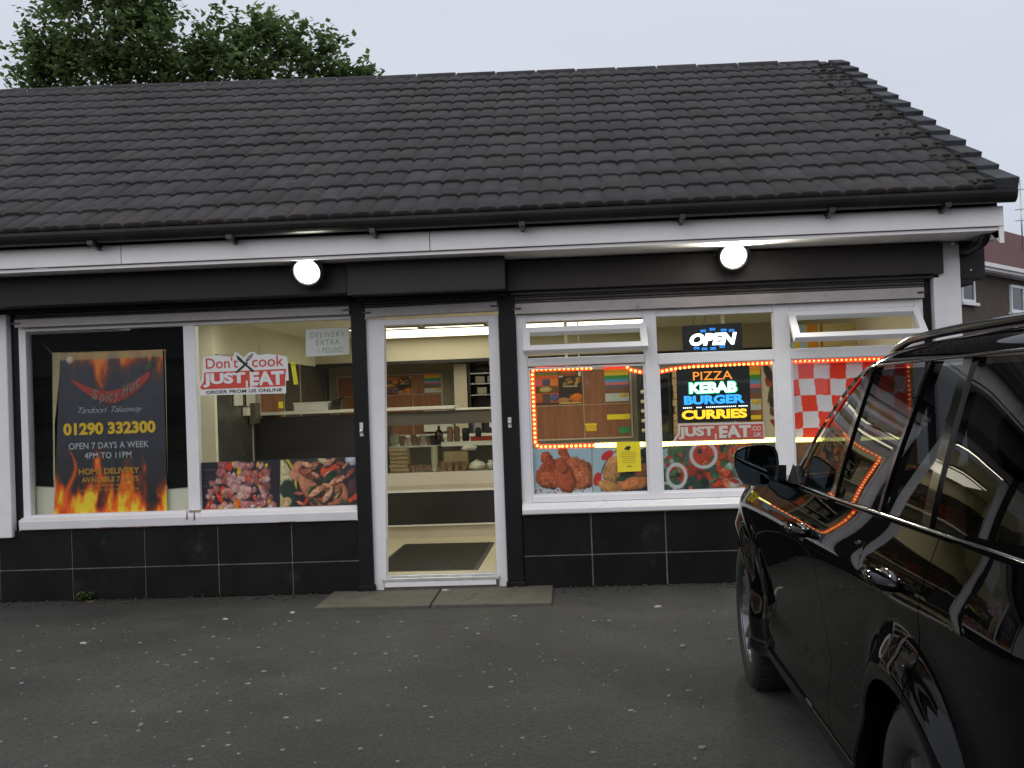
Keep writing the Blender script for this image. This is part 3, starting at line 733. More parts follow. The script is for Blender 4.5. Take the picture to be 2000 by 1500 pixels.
# things in and on the display
def box_stack(x0, x1, y0, y1, z0, dz, nb, name, m_, labels, cat, group, jit=0.008):
    for i in range(nb):
        b = MB(); j = random.uniform(-jit, jit); k = random.uniform(-jit, jit); z = z0+i*dz
        b.prism_x([(y0+k+0.012, z+0.001), (y0+k, z+dz*0.55), (y0+k+0.006, z+dz-0.002), (y1+k-0.006, z+dz-0.002), (y1+k, z+dz*0.55), (y1+k-0.012, z+0.001)], x0+j, x1+j)
        tag(obj(name, b, m_, bevel=0.003), labels(i, nb), cat, group)
ordn = ['lowest', 'second lowest', 'third from the bottom', 'fourth from the bottom', 'fifth from the bottom', 'sixth from the bottom', 'seventh from the bottom', 'eighth from the bottom', 'ninth from the bottom', 'tenth from the bottom']
def stk(what):
    return lambda i, nb: ('topmost' if i == nb-1 else ordn[i])+' '+what
box_stack(-1.80, -1.615, 2.40, 2.56, 0.747, 0.040, 6, 'takeaway_box', 'cardboard', stk('tan takeaway box in the display stack nearest the left jamb'), 'box', 'takeaway boxes stacked in the display')
def cup(r, h, mname):
    b = MB(); b.lathe([(r*0.72, 0.0), (r*0.74, 0.004), (r, h-0.006), (r*1.06, h-0.004), (r*1.06, h), (r*0.97, h), (r*0.7, 0.008)], (0, 0, 0), 14); return b
# cup stack (white) : nested cups
for i in range(5):
    b = cup(0.036, 0.085, 'tub'); b.v = [(x-1.355, y+2.45, z+0.747+i*0.042) for x, y, z in b.v]
    tag(obj('paper_cup', b, 'foam'), stk('pale paper cup in the tall nested stack in the display')(i, 5), 'cup', 'nested cups in the display')
b = cup(0.033, 0.095, 'terracotta')
c0 = obj('sauce_jar', MB_ := b, 'terracotta', loc=(0, 0, 0)); c0.location = (-1.275, 2.43, 0.747); WORLD[c0.name] = (-1.275, 2.43, 0.747)
tag(c0, 'brown sauce jar beside the cup stack, first of four in the display', 'jar', 'sauce jars in the display')
for i, nm in enumerate(('second of the four brown sauce jars from the cup stack', 'third of the four brown sauce jars from the cup stack', 'last of the four brown sauce jars, by the white bags')):
    dup(c0, (-1.205+0.07*i, 2.435+0.006*i, 0.747), nm)
b = MB(); b.box(-1.27, -1.03, 2.52, 2.66, 0.747, 0.93); tag(obj('carton', b, 'cardboard', bevel=0.006), 'tan open carton behind the four sauce jars in the display', 'carton')
for x, y, z, rx, rz, lb in ((-1.02, 2.55, 0.935, 0.08, 0.03, 'white plastic bag lying on the tan carton in the display'), (-0.93, 2.44, 0.747, 0.08, 0.05, 'crumpled white bag on the display deck right of the jars'), (-0.80, 2.47, 0.747, 0.035, 0.045, 'small knotted white bag at the right end of the display')):
    b = MB(); b.ball((x, y, z+rz*0.9), rx, 0.05, rz, 12)
    b.v = [(p[0]+0.014*sin(p[2]*190+p[0]*80), p[1]+0.01*sin(p[0]*150), max(z+0.001, p[2]+0.012*sin(p[0]*120+p[1]*90))) for p in b.v]
    tag(obj('plastic_bag', b, 'bag'), lb, 'bag')
for i, x in enumerate((-1.575, -1.50, -1.43)):
    b = cup(0.036, 0.06+0.006*(i % 2), 'terracotta'); b.v = [(p[0]+x, p[1]+2.46, p[2]+0.747) for p in b.v]
    tag(obj('dip_tub', b, 'terracotta'), ('left', 'middle', 'right')[i]+' of three low brown dip tubs between box stack and cups', 'tub', 'low dip tubs')
# upper shelf
b = MB(); b.lathe([(0.0, -0.012), (0.055, -0.008), (0.068, 0.0), (0.06, 0.004), (0.0, 0.006)], (-1.84+0.04, 2.72, 1.07), 20, axis='y'); tag(obj('plate', b, 'foam'), 'round pale plate standing upright at the left end of the display shelf', 'plate')
up = [(-1.715, 0.034, 0.10, 'terracotta'), (-1.655, 0.028, 0.085, 'foam'), (-1.60, 0.03, 0.11, 'terracotta'), (-1.55, 0.03, 0.09, 'terracotta'), (-1.50, 0.028, 0.10, 'tub'), (-1.45, 0.026, 0.095, 'terracotta')]
nmz = ['beside the upright plate', 'second from the plate', 'third from the plate', 'fourth from the plate', 'fifth from the plate', 'next to the sauce bottle']
for (x, r_, h, m_), w_ in zip(up, nmz):
    b = cup(r_, h, m_); b.v = [(p[0]+x, p[1]+2.72, p[2]+1.001) for p in b.v]
    tag(obj('shelf_cup', b, m_), {'terracotta': 'brown', 'foam': 'cream', 'tub': 'pale'}[m_]+' cup on the display shelf, '+w_, 'cup', 'cups on the display shelf')
bt = thing('sauce_bottle', (-1.335, 2.72, 1.001), 'dark red sauce bottle standing in the middle of the display', 'bottle')
b = MB(); b.lathe([(0.040, 0.0), (0.042, 0.01), (0.042, 0.12), (0.02, 0.15), (0.014, 0.155)], (-1.335, 2.72, 1.001), 14); obj('bottle_body', b, 'sauce', bt)
b = MB(); b.lathe([(0.014, 0.155), (0.014, 0.18), (0.005, 0.195)], (-1.335, 2.72, 1.001), 10); obj('nozzle', b, 'black_plastic', bt)
b = MB(); b.box(-1.395, -1.28, 2.66, 2.70, 1.001, 1.06); b.box(-1.42, -1.375, 2.66, 2.72, 1.001, 1.10); tag(obj('till_scale', b, 'counter_dark', bevel=0.004), 'small dark kitchen scale in front of the red sauce bottle', 'scale')
rt = [(-1.22, 0.032, 0.15), (-1.15, 0.032, 0.15), (-1.06, 0.036, 0.13), (-0.93, 0.03, 0.13), (-0.62, 0.04, 0.13)]
for i, (x, r_, h) in enumerate(rt):
    b = MB(); b.lathe([(r_*0.9, 0), (r_, 0.01), (r_, h*0.85), (r_*0.7, h), (0.0, h+0.002)], (x, 2.70, 1.031), 12)
    m_ = 'terracotta' if i < 2 else 'counter_dark'
    tag(obj('spice_tin', b, m_), ['brown spice tin right of the sauce bottle', 'second brown spice tin right of the sauce bottle', 'dark tin right of the two brown spice tins', 'dark tin before the pale oven window', 'dark wide tin at the far right of the display shelf'][i], 'tin')
b = MB(); b.prism_x([(2.60, 1.031), (2.585, 1.072), (2.592, 1.072), (2.607, 1.036), (2.66, 1.036), (2.67, 1.072), (2.677, 1.072), (2.665, 1.031)], -1.0, -0.45); tag(obj('red_tray', b, 'tray_red'), 'long red tray on the white shelf inside the counter display', 'tray')

# on the counter top, left
b = MB(); b.box(-2.74, -2.40, 2.38, 2.68, 1.395, 1.465); b.box(-2.75, -2.39, 2.37, 2.69, 1.465, 1.48); tag(obj('card_tray', b, 'paper', bevel=0.004), 'low white box on the counter seen beside the doorway jamb', 'box')
b = MB(); b.prism_x([(2.4, 1.395), (2.4, 1.42), (2.5, 1.50), (2.56, 1.50), (2.56, 1.395)], -2.37, -2.28); b.tube([(-2.33, 2.53, 1.49), (-2.26, 2.5, 1.52)], 0.012, 6); tag(obj('card_reader', b, 'black_plastic', bevel=0.006), 'black card reader on the counter beside the low white box', 'card reader')

# door mat
mt = thing('door_mat', (-1.2, 1.05, 0.1), 'black ribbed rubber mat lying askew on the cream shop floor', 'mat')
c4 = [(-1.60, 1.88), (-0.74, 1.83), (-0.76, 0.24), (-1.62, 0.28)]
b = MB(); b.prism_z(c4, 0.1005, 0.106); obj('mat_border', b, 'mat_edge', mt)
b = MB()
for i in range(30):
    t0 = 0.035+0.93*i/30; t1 = t0+0.020
    def lp(a, c, t): return (a[0]+(c[0]-a[0])*t, a[1]+(c[1]-a[1])*t)
    p0, p1 = lp(c4[0], c4[1], t0), lp(c4[0], c4[1], t1); q0, q1 = lp(c4[3], c4[2], t0), lp(c4[3], c4[2], t1)
    ins = lambda p, q: (p[0]+(q[0]-p[0])*0.025, p[1]+(q[1]-p[1])*0.025)
    b.prism_z([ins(p0, q0), ins(p1, q1), ins(q1, p1), ins(q0, p0)], 0.1062, 0.113)
obj('mat_ribs', b, 'mat_rubber', mt)

# ceiling light panels, with unseen fill panels added near the front
def light_panel(x0, x1, y0, y1, label, m_='pane_lit'):
    t = thing('ceiling_light', ((x0+x1)/2, (y0+y1)/2, 2.25), label, 'ceiling light', 'ceiling light panels')
    b = MB()
    for a in ((x0, x1, y0, y0+0.012), (x0, x1, y1-0.012, y1), (x0, x0+0.012, y0+0.012, y1-0.012), (x1-0.012, x1, y0+0.012, y1-0.012)): b.box(a[0], a[1], a[2], a[3], 2.225, 2.25)
    obj('light_frame', b, 'grey_wall', t)
    b = MB(); b.box(x0+0.012, x1-0.012, y0+0.012, y1-0.012, 2.232, 2.249); obj('diffuser', b, m_, t)
light_panel(-2.33, -1.55, 2.95, 3.2, 'slim lit ceiling panel above the counter, left of the two seen in the doorway')
light_panel(-1.50, -0.85, 2.95, 3.2, 'slim lit ceiling panel above the counter, right of the two seen in the doorway')
light_panel(-2.35, -0.80, 3.3, 4.75, 'wide bright ceiling panel over the kitchen behind the counter')
light_panel(-0.72, 0.85, 3.1, 4.3, 'wide bright ceiling panel seen through the tilted left top light')
light_panel(-1.9, -0.9, 0.9, 1.35, 'added unseen fill panel over the door mat just inside the doorway', 'pane_fill')  # front panels are out of view, added to brighten the interior
light_panel(-2.95, -2.15, 0.35, 0.8, 'added unseen fill panel just inside the left window', 'pane_fill')
light_panel(-0.3, 0.5, 0.5, 1.0, 'added unseen fill panel over the tilted left top light', 'pane_fill')
light_panel(0.8, 1.9, 0.7, 1.15, 'added unseen fill panel just inside the right window', 'pane_fill')

# wood menu boards
def menu_board(x0, x1, z0, z1, y, xs_, zs_, label):
    t = thing('menu_board', ((x0+x1)/2, y, z0), label, 'menu board', None)
    b = MB(); cx = [x0]+xs_+[x1]; cz = [z0]+zs_+[z1]
    for a, c in zip(cx[:-1], cx[1:]):
        for p, q in zip(cz[:-1], cz[1:]): b.box(a+0.004, c-0.004, y, y+0.02, p+0.004, q-0.004)
    obj('panel', b, 'wood', t)
    b = MB(); b.box(x0-0.012, x1+0.012, y+0.006, y+0.03, z0-0.012, z1+0.012); obj('board_frame', b, 'wood_white', t)
    return t
menu_board(-0.33, 0.60, 1.035, 1.70, 2.215, [0.145], [1.36], 'wood panelled menu board behind the left bay of the right window')
menu_board(-2.98, -1.63, 0.95, 1.80, 5.57, [-2.01], [1.545], 'wood panelled menu board on the back wall seen through the doorway')
menu_board(1.60, 1.86, 1.0, 1.69, 2.215, [], [], 'narrow wood panel with coloured strips beside the lit menu sign')

# ------------------------------------------------------------------ printed pictures (painted into the print's own colours)
def vnoise(u, v, fx, fy, seed):
    r = np.random.default_rng(seed); gx, gy = int(fx)+2, int(fy)+2
    t = r.random((gy, gx)); x = u*fx; y = v*fy
    xi = np.floor(x).astype(int).clip(0, gx-2); yi = np.floor(y).astype(int).clip(0, gy-2)
    a = x-xi; c = y-yi; a = a*a*(3-2*a); c = c*c*(3-2*c)
    return (t[yi, xi]*(1-a)+t[yi, xi+1]*a)*(1-c)+(t[yi+1, xi]*(1-a)+t[yi+1, xi+1]*a)*c
def fbm(u, v, f, asp, seed):
    return 0.5*vnoise(u, v, f*asp, f, seed)+0.3*vnoise(u, v, 2.1*f*asp, 2.1*f, seed+1)+0.2*vnoise(u, v, 4.3*f*asp, 4.3*f, seed+2)
class Pic:
    def __init__(s, nx, nz, asp, bgc):
        u, v = np.meshgrid(np.linspace(0, 1, nx), np.linspace(0, 1, nz)); s.u, s.v, s.asp = u, v, asp
        s.x = u*asp; s.im = np.ones(u.shape+(3,))*np.array(bgc, float); s.seed = 1
    def lay(s, a, c):
        c = np.asarray(c, float)
        s.im = s.im*(1-a[..., None])+c*a[..., None]
    def ell(s, cx, cy, rx, ry, ang=0, col=(200, 0, 0), soft=0.12, lump=0.12, form=0.35, tex=0.18):
        s.seed += 7
        dx = s.x-cx*s.asp; dy = s.v-cy; ca, sa = cos(ang), sin(ang)
        p = (dx*ca+dy*sa)/rx; q = (-dx*sa+dy*ca)/ry
        n_ = fbm(s.u, s.v, 8, s.asp, s.seed)-0.5
        d = np.sqrt(p*p+q*q)+lump*n_*3.2
        a = np.clip((1-d)/soft, 0, 1)
        shade = 1+form*(q*0.55-p*0.35)*np.clip(d, 0, 1)-form*0.5*np.clip(d, 0, 1)**3+tex*(fbm(s.u, s.v, 22, s.asp, s.seed+3)-0.5)*2.6+0.5*tex*(fbm(s.u, s.v, 7, s.asp, s.seed+5)-0.5)*2.6
        s.lay(a, np.clip(np.array(col)*shade[..., None], 0, 255))
    def ring(s, cx, cy, r, w_, col, sq=1.0, soft=0.35):
        d = np.sqrt((s.x-cx*s.asp)**2+((s.v-cy)/sq)**2)
        a = np.clip((1-np.abs(d-r)/w_)/soft, 0, 1); s.lay(a, col)
    def rect(s, u0, u1, v0, v1, col): s.lay(((s.u >= u0) & (s.u <= u1) & (s.v >= v0) & (s.v <= v1)).astype(float), col)
    def finish(s, gain=1.0, sat=1.0):
        g_ = s.im.mean(-1, keepdims=True); im = np.clip(g_+(s.im-g_)*sat*1.12, 0, 255)/255
        L_ = np.where(im <= 0.04045, im/12.92, ((im+0.055)/1.055)**2.4)*gain
        return np.concatenate([np.clip(L_, 0, 0.92), np.ones(im.shape[:2]+(1,))], -1)
def picture(name, pic, quad, y, label, cat, group=None, mat_='print', gain=1.0, sat=1.0, parent=None, warp=None, thing_=None):
    (ax, az), (bx, bz), (cx, cz), (dx, dz) = quad        # BL BR TR TL
    u, v = pic.u, pic.v
    X = (ax*(1-u)+bx*u)*(1-v)+(dx*(1-u)+cx*u)*v; Zz = (az*(1-u)+bz*u)*(1-v)+(dz*(1-u)+cz*u)*v
    Y = np.full_like(X, y)
    if warp is not None: Y = Y+warp(u, v)
    b = MB(); b.grid(np.stack([X, Y, Zz], -1), smooth=True)
    cl = pic.finish(gain, sat)
    k = len(b.v)
    rim = [(ax, y+0.004, az), (bx, y+0.004, bz), (cx, y+0.004, cz), (dx, y+0.004, dz)]
    cols = cl.reshape(-1, 4)
    if warp is None:
        b.add(rim, [(0, 3, 2, 1)]); cols = np.concatenate([cols, np.tile([0.5, 0.5, 0.5, 1], (4, 1))])
    o = obj(name, b, mat_, thing_, col=cols)
    if thing_ is None and label: tag(o, label, cat, group)
    return o

# flame banner in the left window
def flames(p, lo, hi, seed, strength=1.0, top=False):
    v = (1-p.v) if top else p.v
    n1 = fbm(p.u+0.0, np.clip(v*0.45, 0, 1), 7, 1.1, seed); n2 = fbm(p.u, np.clip(v*0.6, 0, 1), 15, 1.1, seed+5)
    h = np.clip((hi-v)/(hi-lo), 0, 1.6)
    a = np.clip((h*1.1+(n1-0.55)*2.0+(n2-0.5)*0.7-0.25)*1.6, 0, 1)*strength*np.clip((hi*1.3-v)/(hi*0.3), 0, 1)
    core = np.clip((h+(n2-0.5)*1.6+(n1-0.5)*1.2-0.75)*2.2, 0, 1)
    p.lay(np.clip(a, 0, 1)*0.95, (196, 66, 14)); p.lay(np.clip(a*1.3-0.5, 0, 1)*0.8, (232, 110, 20)); p.lay(core*a*strength, (250, 186, 60))
bn = thing('flame_banner', (-3.6, 0.03, 0.65), 'dark takeaway banner with orange flames and gold phone number in the left window', 'banner')
pc = Pic(120, 190, 0.72, (44, 45, 54))
pc.lay(np.clip((0.45-pc.v)*2.5, 0, 1)*0.9, (24, 20, 22))
flames(pc, 0.0, 0.34, 21)
t_ = np.clip(1-np.abs(pc.u-(0.13-0.05*np.sin(pc.v*16)+0.10*(0.30-pc.v)))/(0.05*np.clip((0.42-pc.v)/0.3, 0, 1)+1e-3), 0, 1)*(pc.v < 0.42)
pc.lay(t_*0.9, (225, 92, 20))
flames(pc, 0.0, 0.24, 44, 0.62, True)
pc.lay(np.clip((0.035-np.abs(pc.v-0.985))/0.01, 0, 1)*0.75, (150, 140, 110))
picture('banner_sheet', pc, [(-4.073, 0.66), (-3.166, 0.651), (-3.162, 1.925), (-3.985, 1.925)], 0.045, None, None, thing_=bn, gain=1.25, sat=1.1)
b = MB()
k = 26; top = []; bot = []
for i in range(k+1):
    t = i/k; x = -3.90+0.63*t
    zc = 1.715-0.155*sin(pi*min(1, t*0.88+0.0))**0.9+0.11*max(0, t-0.45)**1.2*1.6
    hw = 0.055*sin(pi*(0.04+0.9*t**0.8))**0.6*(0.25+0.9*t**0.7)+0.004
    top.append((x, zc+hw)); bot.append((x, zc-hw))
for i in range(k): b.flat([bot[i], bot[i+1], top[i+1], top[i]], 0.041)
obj('chili_emblem', b, 'chili_red', bn)
b = MB()
word = 'Spicy Hut'; xx = -3.735
wd = {'S': 0.058, 'p': 0.05, 'i': 0.024, 'c': 0.045, 'y': 0.05, ' ': 0.02, 'H': 0.062, 'u': 0.052, 't': 0.036}
for ch in word:
    w_ = wd[ch]; t = (xx+w_/2+3.90)/0.63
    zc = 1.715-0.155*sin(pi*min(1, t*0.88))**0.9+0.11*max(0, t-0.45)**1.2*1.6
    t2 = t+0.02; zc2 = 1.715-0.155*sin(pi*min(1, t2*0.88))**0.9+0.11*max(0, t2-0.45)**1.2*1.6
    if ch != ' ':
        hgt = 0.085 if ch in 'SH' else (0.078 if ch in 'ity' else 0.058)
        base = zc-0.036-(0.022 if ch in 'py' else 0)
        if ch in 'py': hgt = 0.078
        text(b, ch, xx, xx+w_*0.88, base, base+hgt, 0.037, shear=0.25, bold=0.02, rise=(zc2-zc)/0.0126*w_*0.8)
    xx += w_*0.98
obj('lettering', b, 'sage_print', bn)
b = MB(); b.flat([(-3.295, 1.77), (-3.262, 1.775), (-3.235, 1.83), (-3.225, 1.87), (-3.245, 1.875), (-3.262, 1.84), (-3.30, 1.80)], 0.040); obj('chili_stalk', b, 'stalk_green', bn)
b = MB(); text(b, 'Tandoori  Takeaway', -3.85, -3.335, 1.432, 1.492, 0.039, shear=0.45, bold=-0.012, space=0.86); obj('lettering', b, 'silver_print', bn)
b = MB(); text(b, '01290 332300', -3.975, -3.235, 1.274, 1.372, 0.039, bold=0.045); obj('lettering', b, 'gold_print', bn)
b = MB(); text(b, 'OPEN 7 DAYS A WEEK', -3.935, -3.295, 1.165, 1.215, 0.039, bold=0.012, space=1.05); text(b, '4PM TO 11PM', -3.81, -3.435, 1.088, 1.136, 0.039, bold=0.015, space=1.05); obj('lettering', b, 'silver_print', bn)
b = MB(); text(b, 'HOME DELIVERY', -3.86, -3.375, 0.965, 1.012, 0.039, bold=0.03); text(b, 'AVAILABLE 7 DAYS', -3.84, -3.385, 0.902, 0.945, 0.039, bold=0.03)
text(b, 'LOCAL DELIVERY AVAILABLE', -3.79, -3.43, 0.867, 0.885, 0.039, bold=0.01); text(b, 'LAST DELIVERY ORDER TAKEN 10.30PM', -3.85, -3.385, 0.832, 0.851, 0.039, bold=0.01); obj('lettering', b, 'gold_dim', bn)
b = MB(); b.lathe([(0, -0.006), (0.028, -0.004), (0.03, 0.0)], (-3.905, 0.04, 1.868), 16, axis='y'); obj('suction_cup', b, 'foam', bn)
# black backing sheet behind the banner
b = MB(); y_ = 0.075
for poly in ([(-4.228, 0.885), (-4.088, 0.875), (-4.065, 1.93), (-4.228, 2.1)], [(-4.228, 2.1), (-4.065, 1.935), (-3.15, 1.925), (-2.972, 2.1)], [(-3.165, 0.83), (-2.972, 0.84), (-2.972, 2.1), (-3.15, 1.925)]):
    b.prism(poly, y_, y_+0.004)
b.prism([(-4.06, 1.36), (-3.985, 1.93), (-3.16, 1.92), (-3.166, 0.86), (-4.07, 0.87)], y_-0.003, y_+0.0035)
tag(obj('blackout_sheet', b, 'black_sheet'), 'black blackout sheet taped inside the left pane behind the banner', 'sheet')
b = MB(); b.box(-4.228, -2.972, 0.085, 0.10, 0.655, 0.92); tag(obj('backing_board', b, 'cream_pale'), 'cream board along the foot of the banner pane', 'board')

# kebab and meat picture
pc = Pic(150, 62, 1.69, (38, 26, 40))
for i in range(5): pc.lay(np.clip(1-np.abs(pc.v-(0.15+0.17*i+0.05*pc.u))/0.012, 0, 1)*(pc.u < 0.2)*0.6, (130, 120, 140))
rn = random.Random(4)
for rw in range(6):
    y0 = 0.90-0.165*rw
    x = 0.19-0.025*rw+(0.05 if rw < 2 else 0)
    while x < 0.84+0.02*rw:
        cc = rn.choice([(190, 128, 124), (170, 104, 100), (204, 150, 146), (228, 92, 36), (206, 60, 36), (226, 178, 50), (186, 124, 116), (214, 170, 160), (150, 86, 84)])
        meat = cc[2] > 80
        k_ = rn.uniform(0.7, 1.25)
        pc.ell(x, y0+rn.uniform(-0.05, 0.05), (0.11 if meat else 0.045)*k_, (0.10 if meat else 0.13)*k_, rn.uniform(-0.4, 0.6), cc, soft=0.35, lump=0.32, form=0.5, tex=0.3)
        if rn.random() < 0.3: pc.ell(x+0.01, y0+0.02, 0.02, 0.025, 0, (232, 214, 206), soft=0.6, lump=0.3)
        x += rn.uniform(0.045, 0.085) if meat else rn.uniform(0.03, 0.05)
for i in range(9): pc.ell(rn.uniform(0.05, 0.95), rn.uniform(0.0, 0.06), 0.06, 0.035, 0.4, rn.choice([(226, 178, 50), (214, 60, 36), (222, 206, 200)]), soft=0.3, lump=0.3)
picture('kebab_picture', pc, [(-2.878, 0.664), (-2.27, 0.664), (-2.255, 1.03), (-2.878, 1.03)], 0.03, 'picture of skewered kebab meat and peppers at the left pane foot', 'poster', None, gain=0.95)
pc = Pic(150, 88, 1.74, (52, 40, 40))
pc.ell(0.0, 0.45, 0.28, 0.6, 0, (214, 200, 160), lump=0.05, soft=0.1)
pc.ring(-0.12, 0.45, 0.55, 0.03, (206, 190, 60), 1.3)
for cx, cy, rx, ry, an, cc in ((0.1, 0.35, 0.18, 0.25, 0.3, (40, 58, 46)), (0.45, 0.9, 0.2, 0.18, 0.2, (38, 56, 48)), (0.14, 0.12, 0.2, 0.14, -0.4, (34, 54, 50)), (0.72, 0.85, 0.18, 0.12, 0.5, (46, 62, 50)), (0.92, 0.7, 0.2, 0.3, 1.2, (46, 58, 62)), (0.95, 0.95, 0.2, 0.12, 0, (206, 210, 222)), (0.9, 0.08, 0.25, 0.08, 0, (70, 88, 62)), (0.05, 0.08, 0.2, 0.12, 0.4, (208, 176, 130)),
                               (0.25, 0.75, 0.25, 0.22, 0.5, (206, 140, 108)), (0.35, 0.45, 0.18, 0.3, 0.5, (204, 136, 106)), (0.42, 0.3, 0.10, 0.22, -0.2, (196, 124, 96)), (0.52, 0.12, 0.5, 0.12, -0.05, (204, 128, 92)), (0.6, 0.72, 0.16, 0.16, 0.6, (214, 86, 56)), (0.66, 0.78, 0.22, 0.08, 0.2, (220, 84, 52)), (0.72, 0.6, 0.2, 0.12, -0.2, (194, 122, 96)), (0.76, 0.35, 0.14, 0.3, 0.55, (206, 132, 102)), (0.93, 0.35, 0.12, 0.2, 0.1, (90, 56, 60)), (0.55, 0.42, 0.16, 0.12, 0.3, (48, 40, 40))):
    pc.ell(cx, cy, rx, ry, an, cc, soft=0.12, lump=0.1)
for i in range(34):
    cx, cy = rn.uniform(0.2, 0.98), rn.uniform(0.02, 0.95)
    cc = rn.choice([(206, 138, 106), (190, 116, 88), (214, 152, 122), (172, 96, 72), (222, 168, 140), (160, 84, 66), (206, 128, 92)])
    if rn.random() < 0.25: cc = rn.choice([(214, 78, 50), (48, 66, 46), (40, 34, 36), (96, 60, 60), (210, 190, 150)])
    L_ = rn.uniform(0.10, 0.24); an = rn.uniform(-0.6, 1.0)
    pc.ell(cx+0.012, cy-0.03, L_, L_*rn.uniform(0.3, 0.5), an, (44, 30, 30), soft=0.5, lump=0.25, form=0, tex=0)
    pc.ell(cx, cy, L_, L_*rn.uniform(0.28, 0.45), an, cc, soft=0.25, lump=0.28, form=0.6, tex=0.35)
picture('meat_picture', pc, [(-2.265, 0.664), (-1.645, 0.664), (-1.645, 1.032), (-2.25, 1.03)], 0.027, 'picture of sliced doner meat and salad at the pane foot beside the doorway', 'poster', None, gain=0.95)

# right window pictures
pc = Pic(150, 110, 1.3, (176, 198, 206))
pc.lay(np.clip((0.2-pc.v)*6, 0, 1), (214, 216, 220))
for cx, cy, rx, ry, an, cc in ((0.24, 0.80, 0.13, 0.14, 0.4, (176, 84, 52)), (0.38, 0.66, 0.1, 0.2, 0.9, (170, 82, 50)), (0.52, 0.93, 0.11, 0.13, 0, (178, 86, 54)), (0.58, 0.78, 0.1, 0.22, 0.4, (172, 84, 50)), (0.78, 0.5, 0.28, 0.36, 0.55, (186, 104, 68)), (0.85, 0.3, 0.28, 0.22, 0.2, (190, 110, 74)), (0.3, 0.46, 0.32, 0.26, 0.2, (158, 72, 46)), (0.26, 0.32, 0.28, 0.20, -0.2, (188, 100, 62)), (0.55, 0.36, 0.24, 0.38, 0.25, (178, 90, 54)), (0.5, 0.62, 0.13, 0.2, 0.4, (180, 92, 58))):
    pc.ell(cx, cy, rx, ry, an, cc, soft=0.1, lump=0.14, form=0.5, tex=0.28)
for i in range(26): pc.ell(rn.uniform(0.03, 0.95), rn.uniform(0.03, 0.12), 0.02, 0.015, 0, (160, 70, 60), lump=0.3)
picture('fried_chicken_picture', pc, [(-0.302, 0.692), (0.155, 0.69), (0.16, 1.042), (-0.295, 1.05)], 0.035, 'picture of golden fried chicken drumsticks at the foot of the left bay', 'poster', None)
pc = Pic(140, 110, 1.2, (178, 196, 204))
pc.ell(0.95, 0.28, 0.98, 0.86, 0, (206, 208, 214), lump=0.0, form=0, tex=0, soft=0.02)
pc.ring(0.95, 0.25, 0.98, 0.016, (46, 66, 120), 0.9)
for cx, cy, an in ((0.27, 0.84, 0.6), (0.08, 0.32, 1.35), (0.62, 1.0, 0.2)): pc.ell(cx, cy, 0.16, 0.09, an, (200, 52, 52), lump=0.03, form=0, tex=0.03)
pc.ell(0.85, 0.4, 0.62, 0.50, 0, (52, 66, 54), lump=0.1)
for cx, cy, rx, ry, an, cc in ((0.35, 0.5, 0.2, 0.34, -0.3, (206, 150, 96)), (0.28, 0.14, 0.26, 0.13, -0.4, (208, 152, 92)), (0.6, 0.62, 0.26, 0.2, 0.3, (196, 142, 100)), (0.72, 0.2, 0.40, 0.16, 0.1, (202, 130, 82)), (0.9, 0.5, 0.2, 0.14, 0.4, (176, 110, 76)), (0.72, 0.78, 0.24, 0.2, 0, (190, 136, 98)), (0.5, 0.3, 0.12, 0.05, 0, (60, 84, 50)), (0.97, 0.88, 0.14, 0.14, 0, (38, 46, 58))):
    pc.ell(cx, cy, rx, ry, an, cc, soft=0.12, lump=0.1, form=0.45, tex=0.2)
picture('wings_picture', pc, [(0.163, 0.69), (0.586, 0.692), (0.588, 1.03), (0.168, 1.04)], 0.035, 'picture of chicken pieces on a red and white plate behind the yellow flyer', 'poster', None)
pc = Pic(180, 100, 2.5, (96, 104, 96))
pc.lay(np.clip(fbm(pc.u, pc.v, 5, 2.5, 9)*2.4-1.0, 0, 1)*0.6, (60, 84, 70))
for i, (cx, cy, rx, ry, an, cc) in enumerate(((0.06, 0.72, 0.2, 0.26, 0, (176, 196, 200)), (0.12, 0.62, 0.24, 0.22, 0.4, (178, 60, 44)), (0.14, 0.85, 0.22, 0.16, 0, (84, 104, 72)), (0.36, 0.75, 0.26, 0.4, 0.2, (186, 72, 52)), (0.48, 0.85, 0.3, 0.3, 0, (190, 80, 58)), (0.32, 0.42, 0.4, 0.2, 0.1, (150, 60, 50)), (0.5, 0.35, 0.3, 0.36, 0.3, (178, 72, 52)), (0.18, 0.34, 0.22, 0.24, 0, (182, 78, 54)), (0.3, 0.16, 0.3, 0.2, 0, (52, 70, 64)), (0.08, 0.16, 0.2, 0.22, 0, (70, 100, 82)), (0.42, 0.5, 0.16, 0.1, 0.3, (72, 100, 84)), (0.64, 0.5, 0.2, 0.18, 0.5, (96, 116, 112)), (0.62, 0.14, 0.2, 0.12, 0, (196, 190, 180)), (0.70, 0.82, 0.36, 0.22, 0.4, (170, 96, 60)), (0.78, 0.75, 0.2, 0.18, 0, (110, 120, 74)), (0.84, 0.35, 0.42, 0.36, 0, (204, 160, 96)))):
    pc.ell(cx, cy, rx, ry, an, cc, soft=0.12, lump=0.12, form=0.35, tex=0.15)
for i in range(16): pc.ell(rn.uniform(0.72, 0.96), rn.uniform(0.08, 0.6), 0.035, 0.025, rn.random()*3, (116, 66, 30), lump=0.3)
for i in range(60):
    cx, cy = rn.uniform(0.02, 0.75), rn.uniform(0.02, 0.98)
    cc = rn.choice([(182, 74, 52), (196, 92, 66), (150, 56, 44), (66, 92, 62), (92, 116, 82), (44, 58, 46), (206, 120, 88), (150, 166, 150)])
    pc.ell(cx, cy, rn.uniform(0.05, 0.13), rn.uniform(0.04, 0.12), rn.random()*3, cc, soft=0.45, lump=0.3, form=0.5, tex=0.3)
